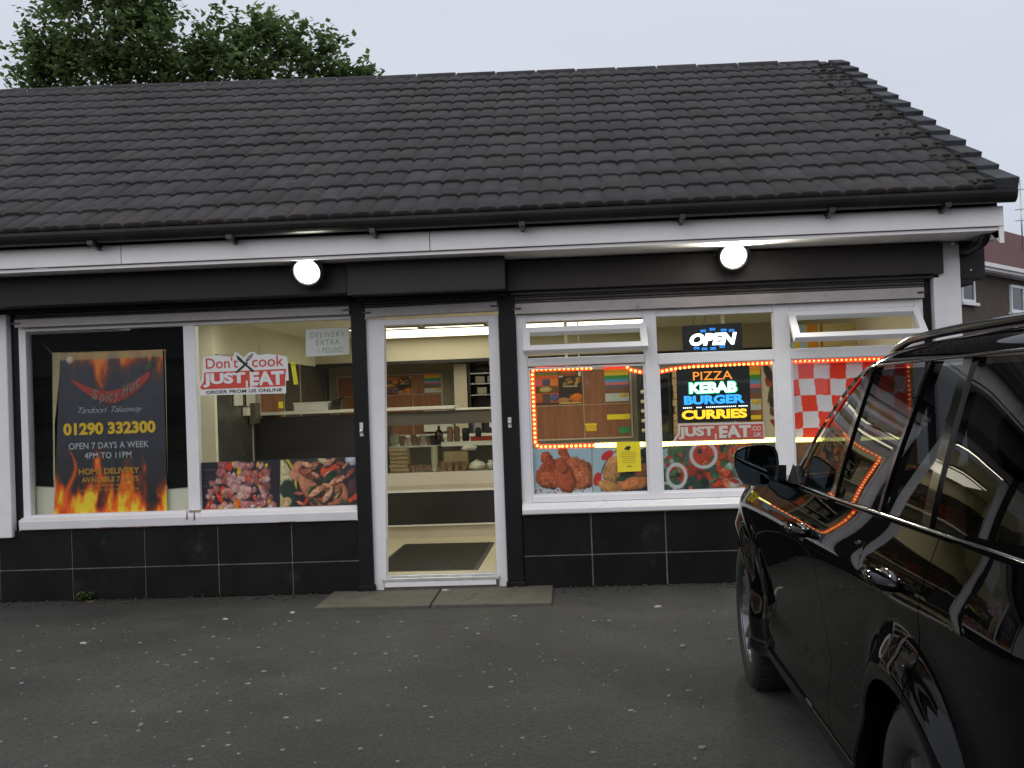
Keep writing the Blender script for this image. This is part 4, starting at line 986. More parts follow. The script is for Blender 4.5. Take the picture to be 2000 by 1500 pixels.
pc.ring(0.13, 0.34, 0.20, 0.042, (206, 204, 206), 1.25); pc.ring(0.37, 0.78, 0.27, 0.045, (206, 200, 200), 1.0); pc.ring(0.03, -0.08, 0.22, 0.03, (200, 196, 198), 1.2)
picture('salad_picture', pc, [(0.687, 0.692), (1.561, 0.692), (1.561, 1.035), (0.687, 1.035)], 0.035, 'picture of tomato salad with white onion rings behind the car mirror', 'poster', None)
pc = Pic(60, 50, 2.2, (150, 96, 60))
pc.lay(np.clip(fbm(pc.u, pc.v, 5, 2, 77)*2-0.7, 0, 1), (70, 90, 60))
picture('side_picture', pc, [(1.686, 0.692), (2.61, 0.692), (2.61, 1.03), (1.686, 1.03)], 0.035, 'low food picture in the right bay largely hidden behind the car', 'poster', None)

# poster set on the wooden boards
def food_poster(seed, kindp):
    p = Pic(50, 64, 0.8, (70, 52, 44))
    r_ = random.Random(seed)
    if kindp == 'colour':
        p.im[:] = (206, 92, 44); p.rect(0, 1, 0.9, 1, (120, 120, 56)); p.rect(0, 0.34, 0.58, 0.78, (208, 104, 104)); p.rect(0.34, 0.66, 0.58, 0.78, (84, 84, 108)); p.rect(0.66, 1, 0.58, 0.78, (210, 130, 48))
        p.rect(0, 1, 0.34, 0.57, (104, 74, 40)); p.ell(0.48, 0.46, 0.22, 0.09, 0, (186, 168, 112)); p.rect(0, 0.32, 0.06, 0.32, (186, 92, 54)); p.rect(0.32, 0.66, 0.06, 0.32, (92, 74, 66)); p.ell(0.82, 0.2, 0.16, 0.13, 0, (92, 98, 150)); p.rect(0, 1, 0, 0.06, (66, 48, 44))
    elif kindp == 'burger':
        p.im[:] = (46, 36, 28); p.ell(0.45, 0.93, 0.34, 0.1, 0, (150, 84, 36)); p.rect(0.02, 0.2, 0.82, 0.86, (200, 196, 180)); p.rect(0.86, 0.98, 0.84, 0.98, (210, 208, 200))
        for i in range(8): p.ell(r_.uniform(0.1, 0.9), r_.uniform(0.58, 0.76), 0.12, 0.05, r_.random(), r_.choice([(170, 130, 70), (120, 110, 60), (150, 90, 50), (196, 160, 80)]))
        p.rect(0.2, 0.82, 0.52, 0.545, (190, 180, 150)); p.ell(0.78, 0.16, 0.26, 0.15, 0, (206, 116, 32)); p.ell(0.2, 0.1, 0.25, 0.1, 0, (170, 130, 80)); p.rect(0, 1, 0, 0.04, (196, 170, 100))
    else:
        p.im[:] = (110, 76, 48)
        for v0, v1, cc in ((0.87, 1.0, (214, 150, 30)), (0.78, 0.87, (204, 186, 48)), (0.67, 0.78, (58, 132, 60)), (0.585, 0.67, (76, 148, 196)), (0.5, 0.585, (206, 116, 120)), (0.38, 0.5, (100, 92, 104)), (0.26, 0.38, (120, 84, 52)), (0.0, 0.25, (186, 196, 196))): p.rect(0, 1, v0, v1, cc)
        p.ell(0.78, 0.18, 0.16, 0.06, 0, (206, 180, 50)); p.rect(0.49, 0.51, 0.38, 0.585, (90, 70, 80))
    return p
def rect4(x0, x1, z0, z1): return [(x0, z0), (x1, z0), (x1, z1), (x0, z1)]
picture('menu_poster', food_poster(1, 'colour'), rect4(-0.325, -0.095, 1.375, 1.685), 2.208, 'orange menu poster of coloured squares at the left edge of the window board', 'poster', None)
picture('menu_poster', food_poster(2, 'burger'), rect4(-0.09, 0.13, 1.375, 1.69), 2.208, 'dark burger poster on the window board beside the orange poster', 'poster', None)
picture('menu_poster', food_poster(3, 'rain'), rect4(0.355, 0.585, 1.38, 1.70), 2.208, 'rainbow striped price poster on the window board by the central mullion', 'poster', None)
picture('menu_poster', food_poster(4, 'colour'), rect4(-2.60, -2.09, 1.56, 1.79), 5.56, 'dim coloured squares poster on the back board behind the left door jamb', 'poster', None)
picture('menu_poster', food_poster(5, 'burger'), rect4(-2.19, -2.02, 1.56, 1.795), 5.555, 'dark burger poster on the back board seen through the doorway', 'poster', None)
picture('menu_poster', food_poster(6, 'rain'), rect4(-1.85, -1.635, 1.56, 1.80), 5.56, 'rainbow striped poster on the back board seen through the doorway', 'poster', None)
picture('menu_poster', food_poster(7, 'rain'), rect4(1.625, 1.845, 1.25, 1.68), 2.208, 'rainbow striped poster on the narrow panel right of the lit menu sign', 'poster', None)
for x0, x1, z0, z1, m_, lb in ((0.365, 0.59, 1.205, 1.255, 'yellow_paper', 'wide yellow notice strip on the lower right of the wooden window board'), (0.155, 0.26, 1.10, 1.155, 'gold_print', 'small orange card at the foot of the wooden window board'), (0.15, 0.262, 1.157, 1.175, 'yellow_paper', 'thin yellow strip above the small orange card'), (0.48, 0.58, 1.07, 1.13, 'stalk_green', 'small green card low on the wooden window board')):
    b = MB(); b.box(x0, x1, 2.205, 2.213, z0, z1)
    M.setdefault('green_card', mat('green_card', (0.03, 0.28, 0.1), 0.6))
    tag(obj('notice_card', b, 'green_card' if m_ == 'stalk_green' else m_), lb, 'card')
b = MB(); b.box(1.64, 1.84, 2.20, 2.212, 1.16, 1.20); tag(obj('notice_card', b, 'yellow_paper'), 'yellow card on the narrow panel under its rainbow poster', 'card')
# patterned wall poster at the right of bay two, and poster row in bay three
pc = Pic(30, 80, 0.3, (196, 192, 176))
for i in range(7): pc.ell(rn.uniform(0.2, 0.9), 0.1+0.13*i, rn.uniform(0.06, 0.14), rn.uniform(0.03, 0.07), rn.random()*3, rn.choice([(50, 42, 36), (90, 60, 44), (70, 70, 50), (150, 60, 40)]), lump=0.3)
picture('patterned_poster', pc, rect4(1.87, 2.06, 0.95, 1.70), 2.23, 'white poster with scattered dark food shapes beside the mullion', 'poster', None)
pc = Pic(110, 40, 2.2, (196, 184, 140))
for u0, u1, v0, v1, cc in ((0, 0.14, 0, 1, (208, 140, 40)), (0.14, 0.2, 0.2, 1, (176, 196, 200)), (0.2, 0.26, 0.3, 1, (214, 190, 40)), (0.26, 0.34, 0.3, 1, (160, 190, 210)), (0.36, 0.5, 0.4, 1, (206, 140, 40)), (0.3, 0.4, 0, 0.3, (190, 200, 210)), (0.18, 0.24, 0, 0.3, (220, 190, 50)), (0.42, 0.46, 0, 0.3, (226, 200, 40)), (0.47, 0.54, 0, 0.3, (180, 200, 216)), (0.56, 0.8, 0.0, 0.45, (150, 120, 70)), (0.54, 0.56, 0.4, 1, (120, 96, 60))): pc.rect(u0, u1, v0, v1, cc)
picture('price_poster', pc, rect4(2.05, 2.77, 1.66, 2.05), 2.23, 'row of yellow and blue price posters above the checked cloth', 'poster', None)
b = MB(); b.box(2.05, 2.14, 2.2, 2.22, 0.9, 1.64); M['teal'] = mat('teal', (0.25, 0.4, 0.42), 0.5, var=0.1); tag(obj('leaflet_strip', b, 'teal'), 'pale blue strip between mullion and checked cloth', 'poster')

# checked cloth hanging in bay three
pc = Pic(161, 161, 1.0, (206, 200, 206))
wob = 0.007*np.sin(pc.v*9+pc.u*3)
cu = np.floor((pc.u+wob*1.5)*7.4+0.55).astype(int); cvv = np.floor((1-pc.v+0.006*np.sin(pc.u*11))*7.6+0.42).astype(int)
pc.im[(cu+cvv) % 2 == 0] = (222, 62, 38)
picture('checked_cloth', pc, [(1.735, 0.75), (2.60, 0.75), (2.60, 1.712), (1.715, 1.705)], 0.12, 'red and white checked cloth hanging inside the right bay beyond the car', 'cloth', None, mat_='cloth', gain=1.3, warp=lambda u, v: 0.008*np.sin(u*18+v*2)*(1.1-v))

# fridge, box pile at bay two
fr = thing('drinks_fridge', (0.85, 2.0, 0.1), 'tall dark drinks fridge behind the central mullion of the right window', 'fridge')
b = MB(); b.box(0.66, 0.965, 1.9, 2.2, 0.1, 1.64); obj('fridge_body', b, 'black_plastic', fr, bevel=0.01)
b = MB(); b.box(0.70, 0.93, 1.885, 1.9, 0.4, 1.58); obj('fridge_door', b, 'dark_window', fr, bevel=0.004)
b = MB()
for i in range(5): b.lathe([(0.0, -0.02), (0.018, -0.016), (0.02, 0.0)], (0.69, 1.90, 1.1+0.09*i), 10, axis='y')
obj('knob', b, 'foam', fr)
b = MB(); b.box(0.62, 1.2, 1.85, 2.2, 0.9, 0.98); tag(obj('shelf', b, 'counter_edge', bevel=0.004), 'low pale shelf under the pile of pizza boxes', 'shelf')
for i in range(10):
    b = MB(); j = random.uniform(-0.008, 0.008); z = 0.985+0.066*i
    b.box(0.975+j, 1.30+j, 1.86, 2.18, z, z+0.062)
    tag(obj('pizza_box', b, 'cardboard', bevel=0.004), stk('pizza box of the brown pile left of the menu sign')(i, 10), 'box', 'pizza boxes piled left of the menu sign')

# ------------------------------------------------------------------ stickers, notes, flyer
def fat(poly, d):     # crude outline offset
    c = np.mean(np.array(poly), 0); return [tuple(np.array(p)+(np.array(p)-c)/max(1e-6, np.linalg.norm(np.array(p)-c))*d) for p in poly]
st = thing('order_sticker', (-2.5, 0.0, 1.55), 'red and white cutlery sticker for online orders on the pane left of the doorway', 'sticker')
b = MB()
b.flat([(-2.86, 1.553), (-2.185, 1.545), (-2.183, 1.64), (-2.16, 1.645), (-2.165, 1.79), (-2.17, 1.83), (-2.24, 1.845), (-2.32, 1.855), (-2.40, 1.85), (-2.425, 1.878), (-2.47, 1.872), (-2.505, 1.835), (-2.575, 1.885), (-2.59, 1.85), (-2.62, 1.845), (-2.70, 1.862), (-2.83, 1.853), (-2.835, 1.76), (-2.84, 1.7), (-2.875, 1.625)], 0.0105)
obj('sticker_base', b, 'white_print', st)
b = MB(); b.flat([(-2.862, 1.615), (-2.845, 1.597), (-2.80, 1.600), (-2.47, 1.600), (-2.47, 1.612), (-2.40, 1.600), (-2.19, 1.602), (-2.188, 1.665), (-2.178, 1.735), (-2.825, 1.73), (-2.83, 1.66)], 0.0085)
text(b, "Don't", -2.81, -2.555, 1.757, 1.842, 0.0085, bold=0.008); text(b, 'cook', -2.445, -2.195, 1.757, 1.842, 0.0085, bold=0.008)
obj('lettering', b, 'red_print', st)
b = MB(); text(b, 'JUST', -2.835, -2.50, 1.613, 1.722, 0.0065, bold=0.05); text(b, 'EAT', -2.465, -2.195, 1.613, 1.722, 0.0065, bold=0.05); b.flat([(-2.497, 1.603), (-2.482, 1.603), (-2.482, 1.655), (-2.497, 1.655)], 0.0066); obj('lettering', b, 'white_print', st)
b = MB(); text(b, 'ORDER FROM US ONLINE', -2.815, -2.215, 1.562, 1.588, 0.0065, bold=0.012, space=1.05); obj('lettering', b, 'ink', st)
b = MB()
b.flat([(-2.57, 1.862), (-2.535, 1.835), (-2.49, 1.785), (-2.515, 1.785), (-2.555, 1.82)], 0.0062); b.flat([(-2.515, 1.79), (-2.49, 1.785), (-2.425, 1.728), (-2.44, 1.715)], 0.0062); b.flat([(-2.58, 1.722), (-2.568, 1.713), (-2.475, 1.79), (-2.49, 1.80)], 0.0063)
obj('crossed_cutlery', b, 'ink', st)
b = MB()
for i in range(4):
    a = 0.45+0.09*(i-1.5)
    b.tube([(-2.49, 0.007, 1.80), (-2.49+0.04*cos(0.9)+0.012*(i-1.5), 0.006, 1.835), (-2.432, 0.007, 1.867)], 0.0016, 4)
obj('whisk', b, 'ink_grey', st)

st = thing('order_sticker', (1.12, 0.0, 1.07), 'faded red and white online order sticker under the lit menu sign', 'sticker')
b = MB(); b.flat([(0.775, 1.069), (1.47, 1.063), (1.47, 1.197), (0.825, 1.205), (0.82, 1.13)], 0.0105); obj('sticker_base', b, 'white_faded', st)
b = MB(); b.flat([(0.80, 1.079), (0.83, 1.073), (1.46, 1.070), (1.462, 1.183), (0.84, 1.190), (0.835, 1.125)], 0.0085); obj('sticker_field', b, 'red_faded', st)
b = MB(); text(b, 'JUST', 0.825, 1.095, 1.085, 1.178, 0.0065, bold=0.05); text(b, 'EAT', 1.13, 1.37, 1.085, 1.178, 0.0065, bold=0.05); b.flat([(1.098, 1.074), (1.11, 1.074), (1.11, 1.12), (1.098, 1.12)], 0.0066)
text(b, '.CO', 1.375, 1.445, 1.133, 1.165, 0.0065, bold=0.02); text(b, '.UK', 1.385, 1.45, 1.086, 1.118, 0.0065, bold=0.02); obj('lettering', b, 'white_faded', st)

nt_ = thing('handwritten_note', (-1.86, 0.03, 1.82), 'handwritten paper note taped at the top of the pane beside the doorway', 'note')
b = MB(); b.prism([(-2.025, 1.823), (-1.68, 1.828), (-1.678, 2.04), (-2.02, 2.035)], 0.0265, 0.028); obj('note_paper', b, 'paper', nt_)
b = MB(); text(b, 'DELIVERY', -1.985, -1.71, 1.968, 2.008, 0.0245, shear=0.15, bold=-0.015, space=1.15); text(b, 'EXTRA', -1.94, -1.76, 1.91, 1.95, 0.0245, shear=0.1, bold=-0.015, space=1.15); text(b, '1 POUND', -1.925, -1.73, 1.848, 1.89, 0.0245, shear=0.1, bold=-0.015, space=1.15); obj('lettering', b, 'ink_grey', nt_)

fl = thing('yellow_flyer', (0.44, 0.0, 0.85), 'bright yellow flyer hanging over the food picture in the left bay', 'flyer')
b = MB(); b.prism([(0.353, 0.852), (0.532, 0.855), (0.530, 1.08), (0.350, 1.082)], -0.004, -0.001); obj('flyer_paper', b, 'yellow_paper', fl)
b = MB()
b.flat([(0.405, 1.025), (0.425, 1.045), (0.45, 1.05), (0.46, 1.035), (0.445, 1.02), (0.452, 1.012), (0.43, 1.02)], -0.0062); text(b, 'Open', 0.425, 0.465, 0.885, 0.905, -0.0062, shear=0.2)
obj('emblem', b, 'ink', fl)
b = MB()
for i, (a, c) in enumerate(((0.385, 0.49), (0.378, 0.50), (0.378, 0.50), (0.39, 0.49), (0.385, 0.495), (0.40, 0.48))):
    z = 1.0-0.016*i; b.flat([(a, z), (c, z), (c, z+0.005), (a, z+0.005)], -0.0062)
obj('print_lines', b, 'ink_faint', fl)
b = MB(); b.prism([(-2.125, 1.61), (-2.092, 1.612), (-2.112, 1.79), (-2.147, 1.788)], 0.0265, 0.029); b.flat([(-2.128, 1.755), (-2.122, 1.755), (-2.125, 1.768), (-2.131, 1.768)], 0.0255, 1)
tag(obj('yellow_label', b, ['yellow_paper', 'ink']), 'slim upright yellow label on the pane right of the cutlery sticker', 'label')

# papers and cupboard on the dark side wall
X_ = -3.1
def wall_sheet(y0, y1, z0, z1, m_, name, label, cat, t=0.012, sk=0.0):
    b = MB(); b.prism_x([(y0, z0), (y1, z0+sk), (y1, z1+sk), (y0, z1)], X_, X_+t); return tag(obj(name, b, m_), label, cat)
wall_sheet(2.46, 2.86, 1.90, 2.07, 'paper', 'wall_paper_note', 'white paper pinned high on the dark side wall above the sticker', 'note')
wall_sheet(1.42, 1.72, 1.83, 1.95, 'foam', 'wall_paper_note', 'small crumpled paper on the side wall above the word on the sticker', 'note')
wall_sheet(1.60, 1.84, 1.47, 1.58, 'paper', 'wall_paper_note', 'left white slip on the dark side wall under the sticker', 'note')
wall_sheet(1.98, 2.26, 1.46, 1.60, 'paper', 'wall_paper_note', 'right white slip on the dark side wall under the sticker', 'note')
wall_sheet(1.87, 1.97, 1.37, 1.45, 'paper', 'door_phone', 'small white handset on the side wall beside the wooden cupboard', 'handset', 0.04)
wall_sheet(2.06, 2.24, 1.29, 1.49, 'counter_brown', 'meter_box', 'brown meter box on the side wall left of the wooden cupboard', 'box', 0.06)
cb = thing('wall_cupboard', (-3.06, 2.7, 1.2), 'small two door wooden cupboard on the dark side wall behind the sticker', 'cupboard')
b = MB(); b.prism_x([(2.31, 1.205), (3.10, 1.205), (3.10, 1.66), (2.31, 1.66)], X_, X_+0.05); obj('cupboard_body', b, 'wood_white', cb)
for y0, y1 in ((2.325, 2.69), (2.71, 3.085)):
    b = MB(); b.prism_x([(y0, 1.225), (y1, 1.225), (y1, 1.64), (y0, 1.64)], X_+0.05, X_+0.065); obj('cupboard_door', b, 'wood', cb, bevel=0.003)
wall_sheet(2.88, 3.06, 1.43, 1.50, 'yellow_paper', 'sticky_note', 'yellow sticky note on the right door of the wooden cupboard', 'note', 0.072)
# shelf unit by the back wall seen at the right of the doorway
sh = thing('shelf_unit', (-1.1, 5.3, 0.1), 'dark shelf unit with glass shelves at the right of the doorway view', 'shelf unit')
b = MB(); b.box(-1.42, -1.26, 5.15, 5.59, 1.03, 1.90); obj('pale_post', b, 'counter_cream', sh)
b = MB(); b.box(-1.25, -0.72, 5.56, 5.59, 1.03, 1.90); b.box(-1.25, -1.22, 5.2, 5.56, 1.03, 1.90); b.box(-0.75, -0.72, 5.2, 5.56, 1.03, 1.90); obj('carcass', b, 'counter_dark', sh)
for z in (1.50, 1.64, 1.77):
    b = MB(); b.box(-1.22, -0.75, 5.2, 5.56, z, z+0.012); obj('shelf', b, 'steel', sh)
for i, (x, z) in enumerate(((-1.08, 1.512), (-0.92, 1.512), (-1.1, 1.652), (-0.95, 1.652))):
    b = MB(); b.box(x-0.06, x+0.06, 5.22, 5.4, z, z+0.09); tag(obj('storage_tub', b, 'grey_wall', bevel=0.012), ['left brown tub on the lowest glass shelf', 'right brown tub on the lowest glass shelf', 'left brown tub on the middle glass shelf', 'right brown tub on the middle glass shelf'][i], 'tub', 'tubs on the shelf unit')

# ------------------------------------------------------------------ lit signs and light ropes
os_ = thing('open_sign', (1.11, 0.06, 1.74), 'lit OPEN sign in white letters on black in the middle top light', 'lit sign')
b = MB(); b.prism([(0.893, 1.742), (1.335, 1.742), (1.336, 1.955), (0.89, 1.945)], 0.05, 0.075); obj('sign_board', b, 'black_plastic', os_, bevel=0.003)
b = MB(); text(b, 'OPEN', 0.94, 1.298, 1.793, 1.887, 0.046, shear=0.22, bold=0.055); obj('lettering', b, 'sign_white', os_)
b = MB()
for x, z in ((1.045, 1.905), (1.115, 1.915), (1.20, 1.905), (1.26, 1.90), (0.99, 1.775), (1.05, 1.768), (1.115, 1.768), (1.185, 1.782)):
    for dx in (-0.011, 0.011):
        k = 8; ring = [(x+dx+0.011*cos(2*pi*i/k), z+0.011*sin(2*pi*i/k)) for i in range(k)]; rin = [(x+dx+0.006*cos(2*pi*i/k), z+0.006*sin(2*pi*i/k)) for i in range(k)]
        for i in range(k): b.flat([ring[i], ring[(i+1) % k], rin[(i+1) % k], rin[i]], 0.046+0.0003*(dx > 0))
obj('blue_motif', b, 'sign_blue', os_)
b = MB(); b.tube([(0.97, 0.06, 1.945), (0.985, 0.06, 2.03)], 0.002, 5); b.tube([(1.05, 0.06, 1.95), (1.07, 0.06, 2.03)], 0.002, 5); obj('hanging_cord', b, 'black_plastic', os_)

ms = thing('lit_menu_sign', (1.1, 0.06, 1.21), 'lit black menu sign reading pizza kebab burger curries in coloured letters', 'lit sign')
b = MB(); b.prism([(0.83, 1.21), (1.378, 1.21), (1.382, 1.63), (0.835, 1.62)], 0.052, 0.077); obj('sign_board', b, 'black_plastic', ms, bevel=0.003)
def outline(mb, body, x0, x1, z0, z1, y, mi=0, r=0.006, bold=0.0, sp=0.02, dots=True):
    vs, fs = glyphs(body, 0, bold, 1.0)
    lo = vs.min(0); hi = vs.max(0)
    ed = {}
    for f in fs:
        for a, c in zip(f, f[1:]+f[:1]): ed[tuple(sorted((a, c)))] = ed.get(tuple(sorted((a, c))), 0)+1
    for (a, c), k in ed.items():
        if k != 1: continue
        p = [np.array([x0+(x1-x0)*(q[0]-lo[0])/(hi[0]-lo[0]), z0+(z1-z0)*(q[1]-lo[1])/(hi[1]-lo[1])]) for q in (vs[a], vs[c])]
        d = p[1]-p[0]; L_ = np.linalg.norm(d)
        if L_ < 1e-5: continue
        nn = np.array([-d[1], d[0]])/L_*r
        mb.flat([tuple(p[0]-nn), tuple(p[1]-nn), tuple(p[1]+nn), tuple(p[0]+nn)], y, mi)
for body, x0, x1, z0, z1, m_, r_, fill in (('PIZZA', 0.955, 1.252, 1.53, 1.594, 'sign_orange', 0.0032, False), ('KEBAB', 0.925, 1.282, 1.43, 1.512, 'sign_mint', 0.005, True), ('BURGER', 0.88, 1.338, 1.345, 1.413, 'sign_blue', 0.0055, True), ('CURRIES', 0.858, 1.352, 1.232, 1.303, 'sign_amber', 0.005, True)):
    b = MB()
    if fill: text(b, body, x0, x1, z0, z1, 0.0468, bold=0.05)
    else: text(b, body, x0, x1, z0, z1, 0.0468, bold=0.0)
    obj('lettering', b, m_, ms)
b = MB(); text(b, 'KEBAB', 0.917, 1.29, 1.424, 1.518, 0.0482, bold=0.05); obj('letter_halo', b, 'sign_green', ms)
b = MB()
for i in range(34):
    if i in (5, 6, 10, 11, 28): continue
    x = 0.875+0.0145*i; b.ball((x, 0.047, 1.322), 0.0045, 0.003, 0.0045, 6)
obj('dot_row', b, 'sign_white', ms)

def rope(name, pts, label, spec, spacing=0.0345):
    """pts: polyline; spec: list of (material set) by fraction"""
    t = thing(name, (pts[0][0], 0.06, min(p[1] for p in pts)), label, 'light rope', 'light ropes round the right window')
    d = [0]
    for p, q in zip(pts[:-1], pts[1:]): d.append(d[-1]+math.hypot(q[0]-p[0], q[1]-p[1]))
    def at(s):
        for i in range(len(d)-1):
            if s <= d[i+1]+1e-9:
                f = (s-d[i])/(d[i+1]-d[i]); return (pts[i][0]+(pts[i+1][0]-pts[i][0])*f, pts[i][1]+(pts[i+1][1]-pts[i][1])*f)
        return pts[-1]
    b = MB(); b.tube([(p[0], 0.066, p[1]) for p in pts], 0.006, 6); obj('cable', b, 'paper', t)
    for (f0, f1, core, glow, r_) in spec:
        bc = MB(); bg_ = MB(); s = f0*d[-1]
        while s < f1*d[-1]:
            x, z = at(s); bc.ball((x, 0.052, z), r_, 0.006, r_, 8); s += spacing
        cnt = max(2, int((f1-f0)*d[-1]/0.02)); L_ = [at(f0*d[-1]+(f1-f0)*d[-1]*i/cnt) for i in range(cnt+1)]
        for p, q in zip(L_[:-1], L_[1:]):
            dx, dz = q[0]-p[0], q[1]-p[1]; ll = math.hypot(dx, dz)
            if ll < 1e-6: continue
            hw_ = 0.017
            nx_, nz_ = -dz/ll*hw_, dx/ll*hw_
            bg_.add([(p[0]-nx_, 0.060, p[1]-nz_), (q[0]-nx_, 0.060, q[1]-nz_), (q[0]+nx_, 0.060, q[1]+nz_), (p[0]+nx_, 0.060, p[1]+nz_)], [(0, 1, 2, 3)])
        obj('light_beads', bc, core, t); obj('bloom_strip', bg_, glow, t)  # flat glowing strip imitates the bloom around the bulbs
R_ = ('led_core', 'led_glow_red'); Y_ = ('led_yellow', 'led_glow_yellow')
rope('light_rope', [(0.18, 1.652), (-0.25, 1.660), (-0.272, 1.645), (-0.268, 1.09), (-0.245, 1.062), (0.575, 1.056)], 'red and yellow light rope framing the wooden board in the left bay',
     [(0.0, 0.655, *R_, 0.0105), (0.66, 0.80, *R_, 0.011), (0.80, 1.0, *Y_, 0.0185)])
rope('light_rope', [(0.27, 1.657), (0.45, 1.655), (0.49, 1.625), (0.575, 1.605)], 'short red light rope sagging beside the rainbow poster in the left bay', [(0.0, 0.55, 'led_glow_red', 'led_glow_red', 0.009), (0.6, 1.0, *R_, 0.0105)])
rope('light_rope', [(0.69, 1.603), (0.80, 1.622), (0.95, 1.634), (1.2, 1.637), (1.56, 1.642)], 'red light rope along the top of the middle bay over the menu sign', [(0.0, 1.0, *R_, 0.0105)])
rope('light_rope', [(0.675, 1.052), (1.56, 1.056)], 'yellow light rope along the middle bay under the faded order sticker', [(0.0, 1.0, *Y_, 0.0185)])
rope('light_rope', [(1.70, 1.646), (2.55, 1.64), (2.575, 1.62), (2.573, 1.04), (2.55, 1.03), (1.70, 1.05)], 'light rope round the checked cloth in the right bay, half hidden by the car', [(0.0, 0.60, *R_, 0.0075), (0.62, 1.0, *Y_, 0.013)])

# ------------------------------------------------------------------ floodlights
def floodlight(x, y, z, yb, label, power):
    t = thing('floodlight', (x, y, z), label, 'floodlight', 'floodlights under the eave')
    tl = radians(28)
    def rot(p): return (x+p[0], y+p[1]*cos(tl)-p[2]*sin(tl), z+p[1]*sin(tl)+p[2]*cos(tl))
    b = MB(); b.lathe([(0.089, -0.0205), (0.100, -0.034), (0.116, -0.032), (0.124, -0.018), (0.124, 0.0), (0.11, 0.03), (0.06, 0.06), (0.0, 0.066)], (0, 0, 0), 28, axis='y')
    for i in range(7): b.box(-0.075+0.024*i, -0.069+0.024*i, 0.03, 0.075, -0.06, 0.06)
    b.v = [rot(p) for p in b.v]; obj('lamp_housing', b, 'black_plastic', t, bevel=0.006)
    b = MB(); b.lathe([(0.0, -0.046), (0.035, -0.043), (0.065, -0.035), (0.086, -0.024), (0.089, -0.021)], (0, 0, 0), 28, axis='y'); b.v = [rot(p) for p in b.v]; obj('lamp_lens', b, 'lamp_lens', t, bevel=0.001)
    b = MB(); b.tube([(x-0.128, y+0.01, z), (x-0.128, y+0.08, z+0.01), (x, y+0.10, z+0.01), (x+0.128, y+0.08, z+0.01), (x+0.128, y+0.01, z)], 0.009, 6); b.box(x-0.05, x+0.05, y+0.09, yb, z-0.03, z+0.03); obj('bracket', b, 'black_plastic', t)
    ld = bpy.data.lights.new('flood_light', 'AREA'); ld.shape = 'RECTANGLE'; ld.size = 0.2; ld.size_y = 0.14; ld.energy = power; ld.color = (1, 0.97, 0.80)
    lo = bpy.data.objects.new('flood_light', ld); COL.objects.link(lo); lo.parent = t
    d = Vector((0, -cos(tl), -sin(tl))); lo.location = d*0.07
    lo.rotation_euler = d.to_track_quat('-Z', 'Z').to_euler()
    return t
floodlight(-1.865, -0.49, 2.425, -0.362, 'lit white floodlight under the eave left of the doorway', 24)
floodlight(1.245, -0.27, 2.435, -0.152, 'lit white floodlight under the eave above the OPEN sign', 24)

# projecting sign box on the gable
b = MB(); b.box(2.937, 3.115, -0.10, 0.55, 2.205, 2.485); b.box(2.937, 3.03, -0.095, 0.5, 2.165, 2.204); b.lathe([(0.0, -0.008), (0.008, -0.006), (0.009, 0.0)], (3.01, -0.10, 2.27), 8, axis='y', mi=1)
tag(obj('projecting_sign', b, ['sign_black', 'alu'], bevel=0.004), 'black projecting sign box on the right gable corner', 'sign')

# weed at the wall foot
b = MB()
for i in range(26):
    a = random.uniform(0, 2*pi); L_ = random.uniform(0.03, 0.085); up = random.uniform(0.02, 0.075); x, y = -3.78+random.uniform(-0.02, 0.02), -0.09
    d = Vector((cos(a), -abs(sin(a))*0.8, 0)); s_ = Vector((-d.y, d.x, 0))*0.014
    p = Vector((x, y, 0.0)); m_ = p+d*L_*0.55+Vector((0, 0, up)); e_ = p+d*L_+Vector((0, 0, up*0.7))
    b.add([p, m_-s_, e_, m_+s_], [(0, 1, 2, 3)])
tag(obj('weed', b, 'weed'), 'small green weed growing where the black tiles meet the tarmac', 'weed')
b = MB()
for i in range(18):
    a = random.uniform(0, 2*pi); x = -2.75+random.uniform(-0.12, 0.12); L_ = random.uniform(0.02, 0.04)
    d = Vector((cos(a), -abs(sin(a)), 0)); s_ = Vector((-d.y, d.x, 0))*0.006; p = Vector((x, -0.06, 0)); b.add([p, p+d*L_*0.5+s_+Vector((0, 0, 0.02)), p+d*L_+Vector((0, 0, 0.03)), p+d*L_*0.5-s_+Vector((0, 0, 0.02))], [(0, 1, 2, 3)])
tag(obj('weed', b, 'weed'), 'low straggly weeds at the wall foot below the kebab picture', 'weed')

# ------------------------------------------------------------------ parked car (local: rear axle at origin, nose to +y, left side at -x)
CARX, CARY, CARR = 1.668, -5.72, radians(-1.2)
car = thing('parked_car', (CARX, CARY, 0), 'glossy black estate car with roof rails parked nose to the shop', 'car', rz=CARR)
WORLD[car.name] = (0, 0, 0)
def carpart(name, mb, mats, parent=None, **k):
    o = obj(name, mb, mats, None, loc=(0, 0, 0), **k); o.parent = parent or car; o.location = (0, 0, 0); WORLD[o.name] = (0, 0, 0); return o
WB = 2.82; RW = 0.345; YN = 3.66; YT = -0.96
zk = np.array([0.20, 0.27, 0.31, 0.36, 0.42, 0.47, 0.52, 0.60, 0.70, 0.80, 0.88, 0.93, 0.965, 1.00, 1.035, 1.075, 1.11])
sk = np.array([0.80, 0.862, 0.880, 0.889, 0.893, 0.884, 0.876, 0.882, 0.895, 0.908, 0.918, 0.923, 0.919, 0.909, 0.896, 0.880, 0.866])
zz_ = np.linspace(0.2, 1.11, 400); ss_ = np.interp(zz_, zk, sk)
ker = np.exp(-0.5*(np.arange(-12, 13)/4.0)**2); ker /= ker.sum()
ss_ = np.convolve(np.pad(ss_, 12, mode='edge'), ker, 'valid')
